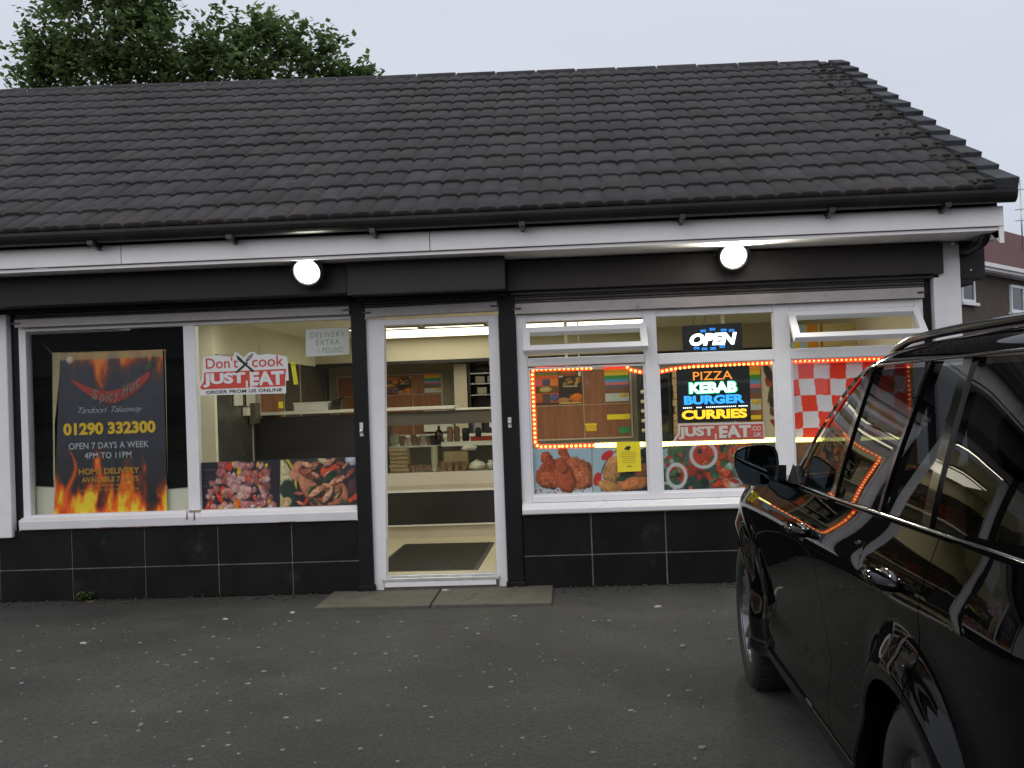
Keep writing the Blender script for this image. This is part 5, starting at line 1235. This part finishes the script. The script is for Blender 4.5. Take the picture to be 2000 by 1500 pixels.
def belt(y):
    if y <= 1.9: return 1.058+0.036*(1.9-y)/1.9 if y > -0.3 else 1.10
    t = (y-1.9)/(YN-1.9); return 1.058-0.05*t-0.20*t**2.6
def hw(y, z):
    zt = belt(y)
    zz = z if z < 0.8 else 0.8+(z-0.8)*(1.098-0.8)/max(0.02, (zt-0.8)) if zt > 0.82 else z
    zz = zz-0.03*(1-min(1, max(0, (y-0.4)/1.6))) if 0.36 < zz < 0.6 else zz
    s = np.interp(zz, zz_, ss_)
    if y > 2.2: s *= max(0.0, 1-((y-2.2)/(YN-2.2))**3.2)**(1/3.2)
    if y < -0.2: s *= max(0.0, 1-((-0.2-y)/(-0.2-YT))**4.5)**(1/4.5)
    for yc in (0, WB):
        r = math.hypot(y-yc, z-RW)
        s += (0.062 if yc == 0 else 0.05)*exp(-((r-0.42)/0.075)**2)
    return s
AR = 0.402
def zbot(y):
    zb = 0.325
    for yc in (0, WB):
        if abs(y-yc) < AR-1e-6: zb = max(zb, RW+sqrt(max(0, AR*AR-(y-yc)**2)))
    if y > WB+AR: zb = 0.24
    return zb
def cols(y0, y1):
    ys = set(np.linspace(y0, y1, max(6, int(abs(y1-y0)/0.04))).tolist())
    for yc in (0, WB):
        for i in range(25):
            yy = yc+AR*cos(pi*i/24)
            if y0 < yy < y1: ys.add(yy)
        for yy in (yc-AR+0.0015, yc+AR-0.0015, yc-AR, yc+AR):
            if y0 < yy < y1: ys.add(yy)
    if y1 > YN-0.02:
        for i in range(12): ys.add(YN-0.35*(1-sin(pi/2*i/11)))
    if y0 < YT+0.02:
        for i in range(12): ys.add(YT+0.3*(1-sin(pi/2*i/11)))
    return sorted(y for y in ys if y0 <= y <= y1)
def side_panel(name, y0, y1, sgn, seam0=None, seam1=None, closed0=False, closed1=False):
    NR = 40
    ys = cols(y0, y1); Pn = np.zeros((NR, len(ys), 3))
    for j, y in enumerate(ys):
        zb, zt = zbot(y), belt(y)
        for i in range(NR):
            v = i/(NR-1); z = zb+(zt-zb)*v
            yy = y
            if seam0: 
                wgt = max(0, 1-(y-y0)/(0.5*(y1-y0)))
                yy += wgt*seam0(z)
            if seam1:
                wgt = max(0, 1-(y1-y)/(0.5*(y1-y0)))
                yy += wgt*seam1(z)
            Pn[i, j] = (sgn*hw(yy, z), yy, z)
    b = MB(); b.grid(Pn, flip=(sgn > 0))
    # returned edges
    def flange(line):
        line = np.array(line); inn = line.copy(); inn[:, 0] -= sgn*0.03
        b.grid(np.stack([line, inn]), smooth=False)
    flange(Pn[0]); flange(Pn[:, 0]); flange(Pn[:, -1])
    return b
s_r = lambda z: 0.0 if z < 0.55 else 0.0
for sgn in (-1, 1):
    # seam positions (y): rear wing | rear door | front door | front wing
    y_rd, y_fd, y_fw = -0.13, 1.0, 2.06
    b = side_panel('rear_wing', YT, y_rd-0.003, sgn)
    carpart('rear_wing', b, 'car_paint')
    d1 = carpart('door', side_panel('door', y_rd+0.003, y_fd-0.003, sgn), 'car_paint')
    d2 = carpart('door', side_panel('door', y_fd+0.003, y_fw-0.003, sgn), 'car_paint')
    # front wing: from the front door seam round to the nose
    b = side_panel('front_wing', y_fw+0.003, YN, sgn); carpart('front_wing', b, 'car_paint')
    # sill below the doors
    b = MB(); Pn = []
    for y in np.linspace(AR+0.002, WB-AR-0.002, 30):
        Pn.append([(sgn*(hw(y, 0.33)-0.004), y, 0.331), (sgn*(hw(y, 0.31)+0.012), y, 0.315), (sgn*(hw(y, 0.3)+0.016), y, 0.28), (sgn*(hw(y, 0.28)-0.01), y, 0.235), (sgn*0.74, y, 0.215)])
    b.grid(np.array(Pn), flip=(sgn < 0)); carpart('sill', b, 'car_paint')
    # handles
    for dd, yh, zh in ((d1, 0.13, 0.962), (d2, 1.20, 0.95)):
        b = MB(); s0 = hw(yh, zh)
        b.ball((sgn*(s0-0.004), yh, zh-0.004), 0.012, 0.085, 0.033, 14, 1, 0.8)
        pts = [(sgn*(s0+0.004), yh-0.115, zh+0.004), (sgn*(s0+0.030), yh-0.085, zh+0.008), (sgn*(s0+0.036), yh, zh+0.010), (sgn*(s0+0.030), yh+0.085, zh+0.008), (sgn*(s0+0.004), yh+0.115, zh+0.004)]
        b.tube(pts, [0.012, 0.016, 0.017, 0.016, 0.012], 10, 0)
        carpart('handle', b, ['car_paint', 'car_gloss'], dd)
    # greenhouse side
    def gs(y, z):
        zb = belt(y); t = max(0.0, (z-zb)/(1.52-zb)); 
        s = 0.836-0.131*t**1.15
        s -= 0.03*max(0, (y-0.9)/1.0)**2+0.03*max(0, (-0.1-y)/0.7)**2
        return s
    def gq(p00, p10, p11, p01, off=0.0, nu=10, nv=8, bow0=0.0, bow1=0.0):     # corners (y,z): rear-bottom, front-bottom, front-top, rear-top
        Pn = np.zeros((nv+1, nu+1, 3))
        for i in range(nv+1):
            for j in range(nu+1):
                u, v = j/nu, i/nv
                y = (p00[0]*(1-u)+p10[0]*u)*(1-v)+(p01[0]*(1-u)+p11[0]*u)*v; z = (p00[1]*(1-u)+p10[1]*u)*(1-v)+(p01[1]*(1-u)+p11[1]*u)*v+(bow0*(1-u)+bow1*u)*sin(pi*v)**0.8 if v < 1 else (p01[1]*(1-u)+p11[1]*u)
                Pn[i, j] = (sgn*(gs(y, z)+off), y, z)
        return Pn
    zw = 1.495
    def bz(y): return belt(y)+0.004
    wins = [('window', (1.085, bz(1.0)), (1.80, bz(1.8)), (1.10, 1.462), (1.0, zw)), ('window', (0.50, bz(0.5)), (1.03, bz(0.98)), (0.95, zw), (0.395, zw)), ('window', (0.105, bz(0.1)), (0.475, bz(0.45)), (0.37, zw), (0.12, zw)), ('window', (-0.62, bz(-0.6)+0.03), (0.045, bz(0.05)), (0.06, zw), (-0.48, zw-0.01))]
    for nm, a, c, d, e_ in wins:
        b = MB(); b.grid(gq(a, c, d, e_, -0.004, bow1=0.03 if a[0] > 1.05 else 0), flip=(sgn > 0)); carpart('window', b, 'car_glass')
    pil = [((1.03, bz(1)), (1.085, bz(1.0)), (1.0, zw), (0.95, zw)), ((0.475, bz(0.5)), (0.50, bz(0.5)), (0.395, zw), (0.37, zw)), ((0.045, bz(0.1)), (0.105, bz(0.1)), (0.12, zw), (0.06, zw)), ((-0.93, 1.10), (-0.62, bz(-0.6)+0.03), (-0.48, zw-0.01), (-0.72, zw))]
    for i, q4 in enumerate(pil):
        b = MB(); b.grid(gq(*q4, off=0.003), flip=(sgn > 0)); 
        e0 = gq(*q4, off=0.003); e1 = gq(*q4, off=-0.03)
        b.grid(np.stack([e0[:, 0], e1[:, 0]]), smooth=False); b.grid(np.stack([e0[:, -1], e1[:, -1]]), smooth=False)
        carpart('pillar', b, 'car_gloss' if i < 3 else 'car_paint')
    # A pillar and roof rail strip (cant rail)
    b = MB(); b.grid(gq((1.80, bz(1.8)), (1.96, 1.045), (1.155, 1.468), (1.10, 1.462), 0.004, bow0=0.03, bow1=0.018, nv=12), flip=(sgn > 0)); carpart('pillar', b, 'car_paint')
    Pn = []
    for v, (zz, ds) in enumerate(((zw, 0.004), (1.507, 0.004), (1.520, -0.004), (1.532, -0.03), (1.540, -0.065))):
        row = []
        for y in np.linspace(-0.80, 1.215, 44):
            row.append((sgn*(gs(y, min(1.52, zz))+ds), y, zz+0.018*(1-((y-0.25)/1.0)**2)*(0 if v == 0 else v/4)-0.033*max(0, (y-0.75)/0.41)**2))
        Pn.append(row)
    b = MB(); b.grid(np.array(Pn), flip=(sgn > 0)); carpart('cant_rail', b, 'car_paint')
    # belt trim
    b = MB(); b.tube([(sgn*(gs(y, bz(y))+0.008), y, bz(y)-0.004) for y in np.linspace(-0.6, 1.93, 50)], 0.007, 6); b.tube([(sgn*(gs(y, bz(y))+0.014), y, bz(y)-0.022) for y in np.linspace(-0.6, 1.93, 50)], 0.004, 6)
    carpart('belt_trim', b, 'car_gloss')
    b = MB(); b.tube([(sgn*(gs(y, zw)+0.006), y, zw+0.004-0.033*max(0, (y-0.9)/0.2)**2) for y in np.linspace(-0.5, 1.08, 40)], 0.005, 6); carpart('window_trim', b, 'car_gloss')
    # roof rail
    b = MB(); rp_ = []
    for y in np.linspace(-0.7, 1.0, 36):
        e_ = min(1, (y+0.7)/0.12, (1.0-y)/0.2); rp_.append((sgn*(0.645-0.03*max(0, (y-0.5))**2), y, 1.543+0.018*(1-((y-0.25)/1.0)**2)-0.033*max(0, (y-0.75)/0.41)**2+0.016*max(0, e_)**0.6))
    b.tube(rp_, 0.013, 8); carpart('roof_rail', b, 'car_gloss')
    # door mirror
    mr_ = MB(); mx, my, mz = 0.925, 1.90+0.22, 1.115
    k1, k2 = 22, 14; Pn = np.zeros((k2+1, k1+1, 3))
    for i in range(k2+1):
        ph = pi/2*i/k2
        for j in range(k1+1):
            th = 2*pi*j/k1
            cxx = abs(cos(th))**0.48*(1 if cos(th) >= 0 else -1); czz = abs(sin(th))**0.48*(1 if sin(th) >= 0 else -1)
            rad = cos(ph)**0.55 if ph < pi/2-1e-6 else 0.0
            ax_ = 0.094*(1.0-0.16*(czz < 0)*abs(czz)); az_ = 0.090
            Pn[i, j] = (sgn*(mx+ax_*cxx*rad+0.004*czz), my-0.03+0.15*sin(ph), mz+az_*czz*rad*(1-0.16*max(0, cxx)) )
    mr_.grid(Pn, flip=(sgn > 0))
    rim_ = Pn[0]; c_in = rim_.copy(); c_in[:, 1] += 0.012; cen = rim_.mean(0); c_in[:, 0] = cen[0]+(rim_[:, 0]-cen[0])*0.9; c_in[:, 2] = cen[2]+(rim_[:, 2]-cen[2])*0.9
    mr_.grid(np.stack([rim_, c_in]), smooth=False, mi=1)
    mo_ = carpart('door_mirror', mr_, ['car_paint', 'car_trim'])
    b = MB(); b.add(c_in[:-1], [list(range(len(c_in)-1))]); carpart('mirror_glass', b, 'mirror', mo_)
    b = MB(); b.prism_x([(my+0.0, mz-0.085), (my+0.10, mz-0.08), (my+0.06, mz+0.0), (my-0.02, mz+0.0)], sgn*0.80, sgn*0.90)
    carpart('mirror_arm', b, 'car_trim', mo_)
    b = MB(); b.prism_x([(1.74, bz(1.8)+0.002), (1.93, bz(1.95)), (1.80, bz(1.8)+0.07)], sgn*0.79, sgn*0.826); carpart('mirror_base', b, 'car_trim', bevel=0.006)
    # wheels
    for yc in (0, WB):
        b = MB(); xo = sgn*0.905; xi = sgn*0.67
        pr = [(0.235, xo-sgn*0.02), (0.25, xo-sgn*0.004), (0.29, xo), (0.335, xo-sgn*0.006), (0.352, xo-sgn*0.02), (0.362, xo-sgn*0.045), (0.365, (xo+xi)/2), (0.362, xi+sgn*0.045), (0.345, xi+sgn*0.012), (0.28, xi), (0.235, xi+sgn*0.02)]
        b.lathe(pr, (0, yc, RW), 48, axis='x', caps=False)
        for i in range(56):        # tread blocks
            a = 2*pi*i/56
            for x0, x1 in ((xo-sgn*0.022, xo-sgn*0.085), (xo-sgn*0.095, xo-sgn*0.14)):
                a1 = a+0.075; r1, r2 = 0.358, 0.368
                vs = [(x0, yc+r*cos(t), RW+r*sin(t)) for t in (a, a1) for r in (r1, r2-0.006)]+[(x1, yc+r*cos(t), RW+r*sin(t)) for t in (a, a1) for r in (r1, r2)]
                b.add(vs, [(1, 3, 7, 5), (0, 1, 5, 4), (2, 6, 7, 3), (0, 2, 3, 1), (4, 5, 7, 6)])
        wh = carpart('wheel', b, 'tyre')
        b = MB(); b.lathe([(0.238, xo-sgn*0.012), (0.238, xo-sgn*0.03), (0.222, xo-sgn*0.035), (0.215, xo-sgn*0.10), (0.215, xi)], (0, yc, RW), 40, axis='x', caps=False)
        for i in range(7):
            for q_ in (-0.11, 0.11):
                a = 2*pi*i/7+q_; a2 = 2*pi*i/7+q_*1.6
                d0 = Vector((0, cos(a), sin(a))); d2 = Vector((0, cos(a2), sin(a2))); t0 = Vector((0, -sin(a), cos(a)))
                c = Vector((xo-sgn*0.04, yc, RW)); o_ = Vector((xo-sgn*0.022, yc, RW))
                vs = []
                for p, wd_ in ((c+d0*0.05, 0.014), (o_+d2*0.222, 0.011)):
                    vs += [p-t0*wd_, p+t0*wd_, p+t0*wd_-Vector((sgn*0.03, 0, 0)), p-t0*wd_-Vector((sgn*0.03, 0, 0))]
                b.add(vs, [(0, 1, 5, 4), (1, 2, 6, 5), (3, 0, 4, 7), (2, 3, 7, 6)])
        b.lathe([(0.0, xo-sgn*0.03), (0.055, xo-sgn*0.034), (0.065, xo-sgn*0.06)], (0, yc, RW), 20, axis='x')
        carpart('rim', b, 'rim', wh)
        b = MB(); b.lathe([(0.0, xo-sgn*0.14), (0.21, xo-sgn*0.14)], (0, yc, RW), 24, axis='x'); carpart('brake_disc', b, 'car_trim', wh)
        # arch liner
        Pn = []
        for a in np.linspace(-0.25, pi+0.25, 24): Pn.append([(sgn*0.50, yc+0.43*cos(a), RW+0.43*sin(a)), (sgn*0.88, yc+0.43*cos(a), RW+0.43*sin(a))])
        b = MB(); b.grid(np.array(Pn)); b.add([(sgn*0.5, yc+0.43*cos(a), RW+0.43*sin(a)) for a in np.linspace(-0.25, pi+0.25, 24)], [list(range(24))]); carpart('arch_liner', b, 'black_sheet')
    # lamps
    Pn = np.zeros((8, 12, 3))
    for i in range(8):
        for j in range(12):
            y = 3.12+0.42*j/11; z = 0.70+0.03*j/11+(0.15-0.05*j/11)*i/7; Pn[i, j] = (sgn*(hw(y, z)+0.004), y, z)
    b = MB(); b.grid(Pn, flip=(sgn > 0)); carpart('headlight', b, 'rim')
    Pn = np.zeros((8, 10, 3))
    for i in range(8):
        for j in range(10):
            y = -0.945+0.10*j/9; z = 0.80+0.02*j/9+0.18*i/7; Pn[i, j] = (sgn*(hw(y, z)+0.004), y, z)
    b = MB(); b.grid(Pn, flip=(sgn > 0)); carpart('tail_light', b, 'tail_red')
# bonnet
Pn = []
for y in list(np.linspace(1.94, 3.3, 24))+[YN-0.36*(1-sin(pi/2*i/9)) for i in range(1, 10)]:
    w_ = hw(y, belt(y)); row = []
    for t in np.linspace(-1, 1, 25):
        row.append((w_*t, y, belt(y)+0.045*(1-t*t)*min(1, (YN-y)/0.5)*(1-0.2*abs(t))))
    Pn.append(row)
b = MB(); b.grid(np.array(Pn), flip=True); carpart('bonnet', b, 'car_paint')
def gs0(y, z):
    zb = belt(y); t = max(0.0, (z-zb)/(1.52-zb)); return 0.836-0.131*t**1.15-0.03*max(0, (y-0.9)/1.0)**2-0.03*max(0, (-0.1-y)/0.7)**2
# windscreen
Pn = []
for v in np.linspace(0, 1, 14):
    y = 1.96*(1-v)+1.16*v; z = (1.040*(1-v)+1.488*v+0.022*sin(pi*v)); w_ = gs0(y, min(z, 1.52))-0.04; row = []
    for t in np.linspace(-1, 1, 20): row.append((w_*t, y+0.05*(1-t*t)*(1-0.5*v), z+0.012*(1-t*t)*v))
    Pn.append(row)
b = MB(); b.grid(np.array(Pn), flip=True); carpart('windscreen', b, 'car_glass')
# roof
Pn = []
for y in np.linspace(-0.80, 1.215, 44):
    row = []; e_ = 1.540+0.018*(1-((y-0.25)/1.0)**2)-0.033*max(0, (y-0.75)/0.41)**2; w_ = gs0(y, 1.52)-0.065
    for t in np.linspace(-1, 1, 24): row.append((w_*t, y+(0.06*(1-t*t) if y > 0.95 else 0)*((y-0.95)/0.18 if y > 0.95 else 0), e_+0.040*(1-abs(t)**2.4)))
    Pn.append(row)
b = MB(); b.grid(np.array(Pn)); carpart('roof', b, 'car_paint')
# tailgate and rear glass
def tail(v0, v1, n_):
    Pn = []
    for v in np.linspace(v0, v1, n_):
        z = 0.34+(1.575-0.34)*v
        y = YT+0.005+(0.17*max(0, (z-1.0)/0.575)**1.4)
        w_ = (0.74 if z < 1.1 else gs0(-0.8, min(z, 1.52)))-0.01
        Pn.append([(w_*t, y-0.05*(1-t*t)+0.05, z) for t in np.linspace(-1, 1, 16)])
    return np.array(Pn)
b = MB(); b.grid(tail(0, 0.62, 12), flip=True); b.grid(tail(0.94, 1.0, 4), flip=True); carpart('tailgate', b, 'car_paint')
b = MB(); b.grid(tail(0.62, 0.94, 8), flip=True); carpart('rear_glass', b, 'car_glass')
# floor pan and cabin
b = MB(); b.box(-0.74, 0.74, -0.85, 3.4, 0.20, 0.26); b.box(-0.5, 0.5, -0.4, 3.2, 0.26, 0.42); carpart('floor_pan', b, 'black_sheet')
b = MB()
for s in (-1, 1):
    b.box(s*0.75, s*0.79, -0.85, 1.95, 0.26, 1.04)
    b.box(s*0.50, s*0.86, 2.42, 3.24, 0.80, 0.84)
b.box(-0.75, 0.75, -0.5, 1.9, 0.42, 0.46); b.box(-0.76, 0.76, 1.55, 1.94, 0.70, 1.03); b.box(-0.74, 0.74, -0.85, -0.4, 0.7, 0.98)
carpart('cabin_lining', b, 'seat_cloth', bevel=0.03)
for x, y in ((-0.37, 0.72), (0.37, 0.72), (-0.40, -0.18), (0.0, -0.18), (0.40, -0.18)):
    b = MB(); w_ = 0.24 if y > 0.5 else 0.20
    b.prism_x([(y-0.05, 0.55), (y+0.48, 0.58), (y+0.5, 0.68), (y+0.06, 0.66), (y-0.10, 1.14), (y-0.2, 1.16), (y-0.16, 0.6)], x-w_, x+w_)
    st_ = carpart('seat', b, 'seat_cloth', bevel=0.04)
    b = MB(); b.ball((x, y-0.19, 1.27), 0.13, 0.055, 0.095, 16, 0, 0.7); b.tube([(x-0.05, y-0.17, 1.13), (x-0.05, y-0.18, 1.22)], 0.007, 6); b.tube([(x+0.05, y-0.17, 1.13), (x+0.05, y-0.18, 1.22)], 0.007, 6); carpart('headrest', b, 'seat_cloth', st_)
b = MB(); k = 24; b.tube([(0.37+0.18*cos(2*pi*i/k), 1.42+0.06*sin(2*pi*i/k), 0.98+0.17*sin(2*pi*i/k)) for i in range(k+1)], 0.014, 8); b.tube([(0.37, 1.42, 0.98), (0.37, 1.7, 0.92)], 0.03, 8); carpart('steering_wheel', b, 'car_trim')

# ------------------------------------------------------------------ tree behind the roof
tr = thing('broadleaf_tree', (-5.9, 8.6, 0), 'tall dark green leafy tree rising behind the left end of the roof', 'tree')
rt_ = random.Random(3)
b = MB()
b.tube([(-5.9, 8.6, 0), (-5.95, 8.6, 1.5), (-6.05, 8.6, 3.0), (-6.2, 8.55, 4.5)], [0.26, 0.2, 0.17, 0.13], 10)
b.tube([(-6.2, 8.55, 4.5), (-6.6, 8.4, 5.8), (-6.9, 8.3, 7.2), (-7.0, 8.2, 8.6)], [0.12, 0.09, 0.06, 0.03], 8)
b.tube([(-6.05, 8.6, 3.0), (-5.4, 8.5, 4.6), (-4.8, 8.3, 6.0), (-4.5, 8.2, 7.2)], [0.12, 0.09, 0.06, 0.025], 8)
b.tube([(-5.4, 8.5, 4.6), (-4.5, 8.5, 5.6), (-3.7, 8.4, 6.3), (-3.2, 8.3, 6.6)], [0.08, 0.06, 0.04, 0.02], 8)
b.tube([(-6.2, 8.55, 4.5), (-7.1, 8.5, 5.6), (-7.9, 8.5, 6.5)], [0.09, 0.06, 0.02], 8)
lobes = [(-5.72, 6.72, .6), (-7.08, 7.37, 1.16), (-7.9, 6.94, .62), (-8.15, 6.71, .39), (-6.3, 7.65, .5), (-6.2, 6.77, .85), (-5.15, 7.03, .56), (-4.59, 7.2, .40), (-4.11, 7.05, .46), (-3.5, 6.7, .44), (-3.02, 6.46, .22), (-5.0, 6.5, .69), (-4.13, 6.5, .60), (-7.37, 8.35, .93), (-6.55, 8.6, .85), (-7.0, 6.7, .85)]
leafs = MB(); tn = []
def leafcard(p, sc, shade):
    a, c, d = rt_.uniform(0, 2*pi), rt_.uniform(-0.9, 0.9), rt_.uniform(-0.6, 0.6)
    dr = Vector((cos(a)*cos(c), sin(a)*cos(c), sin(c))); sd = dr.cross(Vector((0, 0, 1))); sd = sd.normalized() if sd.length > 0.01 else Vector((1, 0, 0)); sd = (sd+Vector((0, 0, d))).normalized()
    p = Vector(p); L_ = sc*rt_.uniform(0.8, 1.3); w_ = L_*0.32
    leafs.add([p, p+dr*L_*0.45+sd*w_, p+dr*L_, p+dr*L_*0.45-sd*w_], [(0, 1, 2, 3)])
    base = (0.14*shade, 0.195*shade, 0.075*shade, 1)
    tn.extend([base]*4)
for (lx, lz, lr) in lobes:
    lz += 0.09; lx -= 0.05
    nt2 = int(62*lr*lr/0.3)+26
    for i in range(nt2):          # twigs with a spray of leaves each
        th = rt_.uniform(0, 2*pi); cz = rt_.uniform(-0.9, 1); rad = lr*rt_.uniform(0.35, 1.05)**0.7
        sx = sqrt(max(0, 1-cz*cz))
        c = Vector((lx+rad*sx*cos(th), 8.25+rad*sx*sin(th)*0.9, lz+rad*cz*0.92))
        if rt_.random() < 0.30: continue
        ax = (c-Vector((lx, 8.25, lz-0.4*lr))).normalized()
        sh = rt_.uniform(0.7, 1.5)
        if rt_.random() < 0.5: b.tube([c-ax*0.22, c+ax*0.10], [0.007, 0.003], 4)
        for k in range(rt_.randint(12, 18)):
            q = c+ax*rt_.uniform(-0.18, 0.16)+Vector((rt_.gauss(0, 0.055), rt_.gauss(0, 0.055), rt_.gauss(0, 0.045)))
            leafcard(q, 0.112, sh*rt_.uniform(0.75, 1.25))
obj('trunk', b, 'bark', tr)
obj('crown', leafs, 'leaf', tr, tint=tn)

# ------------------------------------------------------------------ neighbouring house beyond the gable
hs = thing('neighbour_house', (9.4, 15.3, 0), 'brown rendered house with dark red roof beyond the right gable', 'house')
E1 = Vector((0.64, 0.77, 0)); N1 = Vector((-0.77, 0.64, 0)); O1 = Vector((8.42, 14.0, 0))
def hp(t, d, z): v = O1+E1*t+N1*d; return (v.x, v.y, z)
def slab(b, t0, t1, d0, d1, z0, z1, mi=0):
    v = [hp(t, d, z) for z in (z0, z1) for t, d in ((t0, d0), (t1, d0), (t1, d1), (t0, d1))]
    b.add(v, [(0, 3, 2, 1), (4, 5, 6, 7), (0, 1, 5, 4), (1, 2, 6, 5), (2, 3, 7, 6), (3, 0, 4, 7)], mi)
b = MB(); slab(b, -5, 12, 0.15, 6, 0, 3.72); obj('wall', b, 'render_brown', hs)
b = MB()
b.add([hp(-5.3, -0.12, 3.80), hp(12.3, -0.12, 3.80), hp(11.0, 1.56, 5.3), hp(-5.3, 1.56, 5.3)], [(0, 1, 2, 3)])
b.add([hp(-5.3, 1.56, 5.3), hp(11.0, 1.56, 5.3), hp(12.3, 6.4, 3.8), hp(-5.3, 6.4, 3.8)], [(0, 1, 2, 3)])
b.add([hp(12.3, -0.12, 3.8), hp(12.3, 6.4, 3.8), hp(11.0, 1.56, 5.3)], [(0, 1, 2)])
rf2 = obj('roof', b, 'red_roof', hs)
b = MB(); slab(b, -5.3, 12.35, -0.16, -0.10, 3.70, 3.80); slab(b, -5.3, 12.35, -0.22, -0.161, 3.76, 3.84); slab(b, -5.3, 12.3, -0.1, 0.15, 3.68, 3.71); obj('fascia_board', b, 'fascia_white', rf2)
for t0, t1, z0, z1 in ((-0.75, -0.02, 3.05, 3.50), (2.15, 3.0, 2.95, 3.55), (4.5, 5.6, 1.0, 2.2)):
    b = MB(); f_ = 0.06
    slab(b, t0, t1, 0.10, 0.149, z0, z0+f_); slab(b, t0, t1, 0.10, 0.149, z1-f_, z1); slab(b, t0, t0+f_, 0.10, 0.149, z0+f_, z1-f_); slab(b, t1-f_, t1, 0.10, 0.149, z0+f_, z1-f_); slab(b, t0-0.08, t1+0.08, 0.05, 0.149, z0-0.06, z0-0.002)
    w2 = obj('window', b, 'upvc', hs)
    b = MB(); slab(b, t0+f_, t1-f_, 0.125, 0.148, z0+f_, z1-f_); obj('pane', b, 'dark_window', w2)
an = thing('tv_aerial', (11.2, 18.6, 4.6), 'thin television aerial pole above the dark red roof', 'aerial')
b = MB(); b.tube([(11.2, 18.6, 4.5), (11.2, 18.6, 6.35)], 0.018, 6); obj('pole', b, 'steel', an)
for z in (5.35, 5.62, 6.1):
    b = MB(); b.tube([(11.05, 18.6, z), (11.75, 18.3, z+0.02)], 0.012, 5)
    obj('antenna_arm', b, 'steel', an)

# ------------------------------------------------------------------ houses across the street (seen mirrored in the glass and the car)
def far_house(x0, x1, y0, y1, ze, zr, label):
    t = thing('street_house', ((x0+x1)/2, (y0+y1)/2, 0), label, 'house', None)
    b = MB(); b.box(x0, x1, y0, y1, 0, ze); ym = (y0+y1)/2
    b.add([(x0, y0, ze), (x0, y1, ze), (x0, ym, zr-0.1)], [(0, 1, 2)]); b.add([(x1, y0, ze), (x1, y1, ze), (x1, ym, zr-0.1)], [(0, 2, 1)])
    obj('wall', b, 'render_grey', t)
    b = MB(); o_ = 0.35
    b.add([(x0-o_, y1+o_, ze-0.15), (x1+o_, y1+o_, ze-0.15), (x1+o_, ym, zr), (x0-o_, ym, zr), (x0-o_, y0-o_, ze-0.15), (x1+o_, y0-o_, ze-0.15)], [(0, 1, 2, 3), (3, 2, 5, 4)])
    r_ = obj('roof', b, 'grey_roof', t)
    b = MB(); b.box((x0+x1)/2-0.5, (x0+x1)/2+0.5, ym-0.4, ym+0.4, zr-0.6, zr+0.9); b.lathe([(0.13, 0), (0.11, 0.4)], ((x0+x1)/2-0.2, ym, zr+0.9), 10); obj('chimney', b, 'render_grey', r_)
    nn = max(2, int((x1-x0)/2.6))
    for i in range(nn):
        for z in (0.9, 3.6):
            if z+1.2 > ze: continue
            c = x0+(x1-x0)*(i+0.5)/nn
            b = MB(); b.box(c-0.6, c+0.6, y1, y1+0.03, z, z+1.2); w_ = obj('window', b, 'render_brown', t)
            b = MB(); b.box(c-0.53, c+0.53, y1+0.03, y1+0.036, z+0.07, z+1.13); obj('pane', b, 'dark_window', w_)
far_house(-27, -17.2, -37, -30, 3.0, 4.7, 'grey bungalow across the street, mirrored in the left window pane')
far_house(-16.2, -6, -37, -30, 3.5, 5.6, 'grey house across the street behind the viewer')
far_house(-3, 8, -38, -31, 3.2, 5.4, 'grey house across the street right behind the viewer')
far_house(11, 24, -38, -31, 3.4, 5.8, 'grey house across the street beyond the parked car')
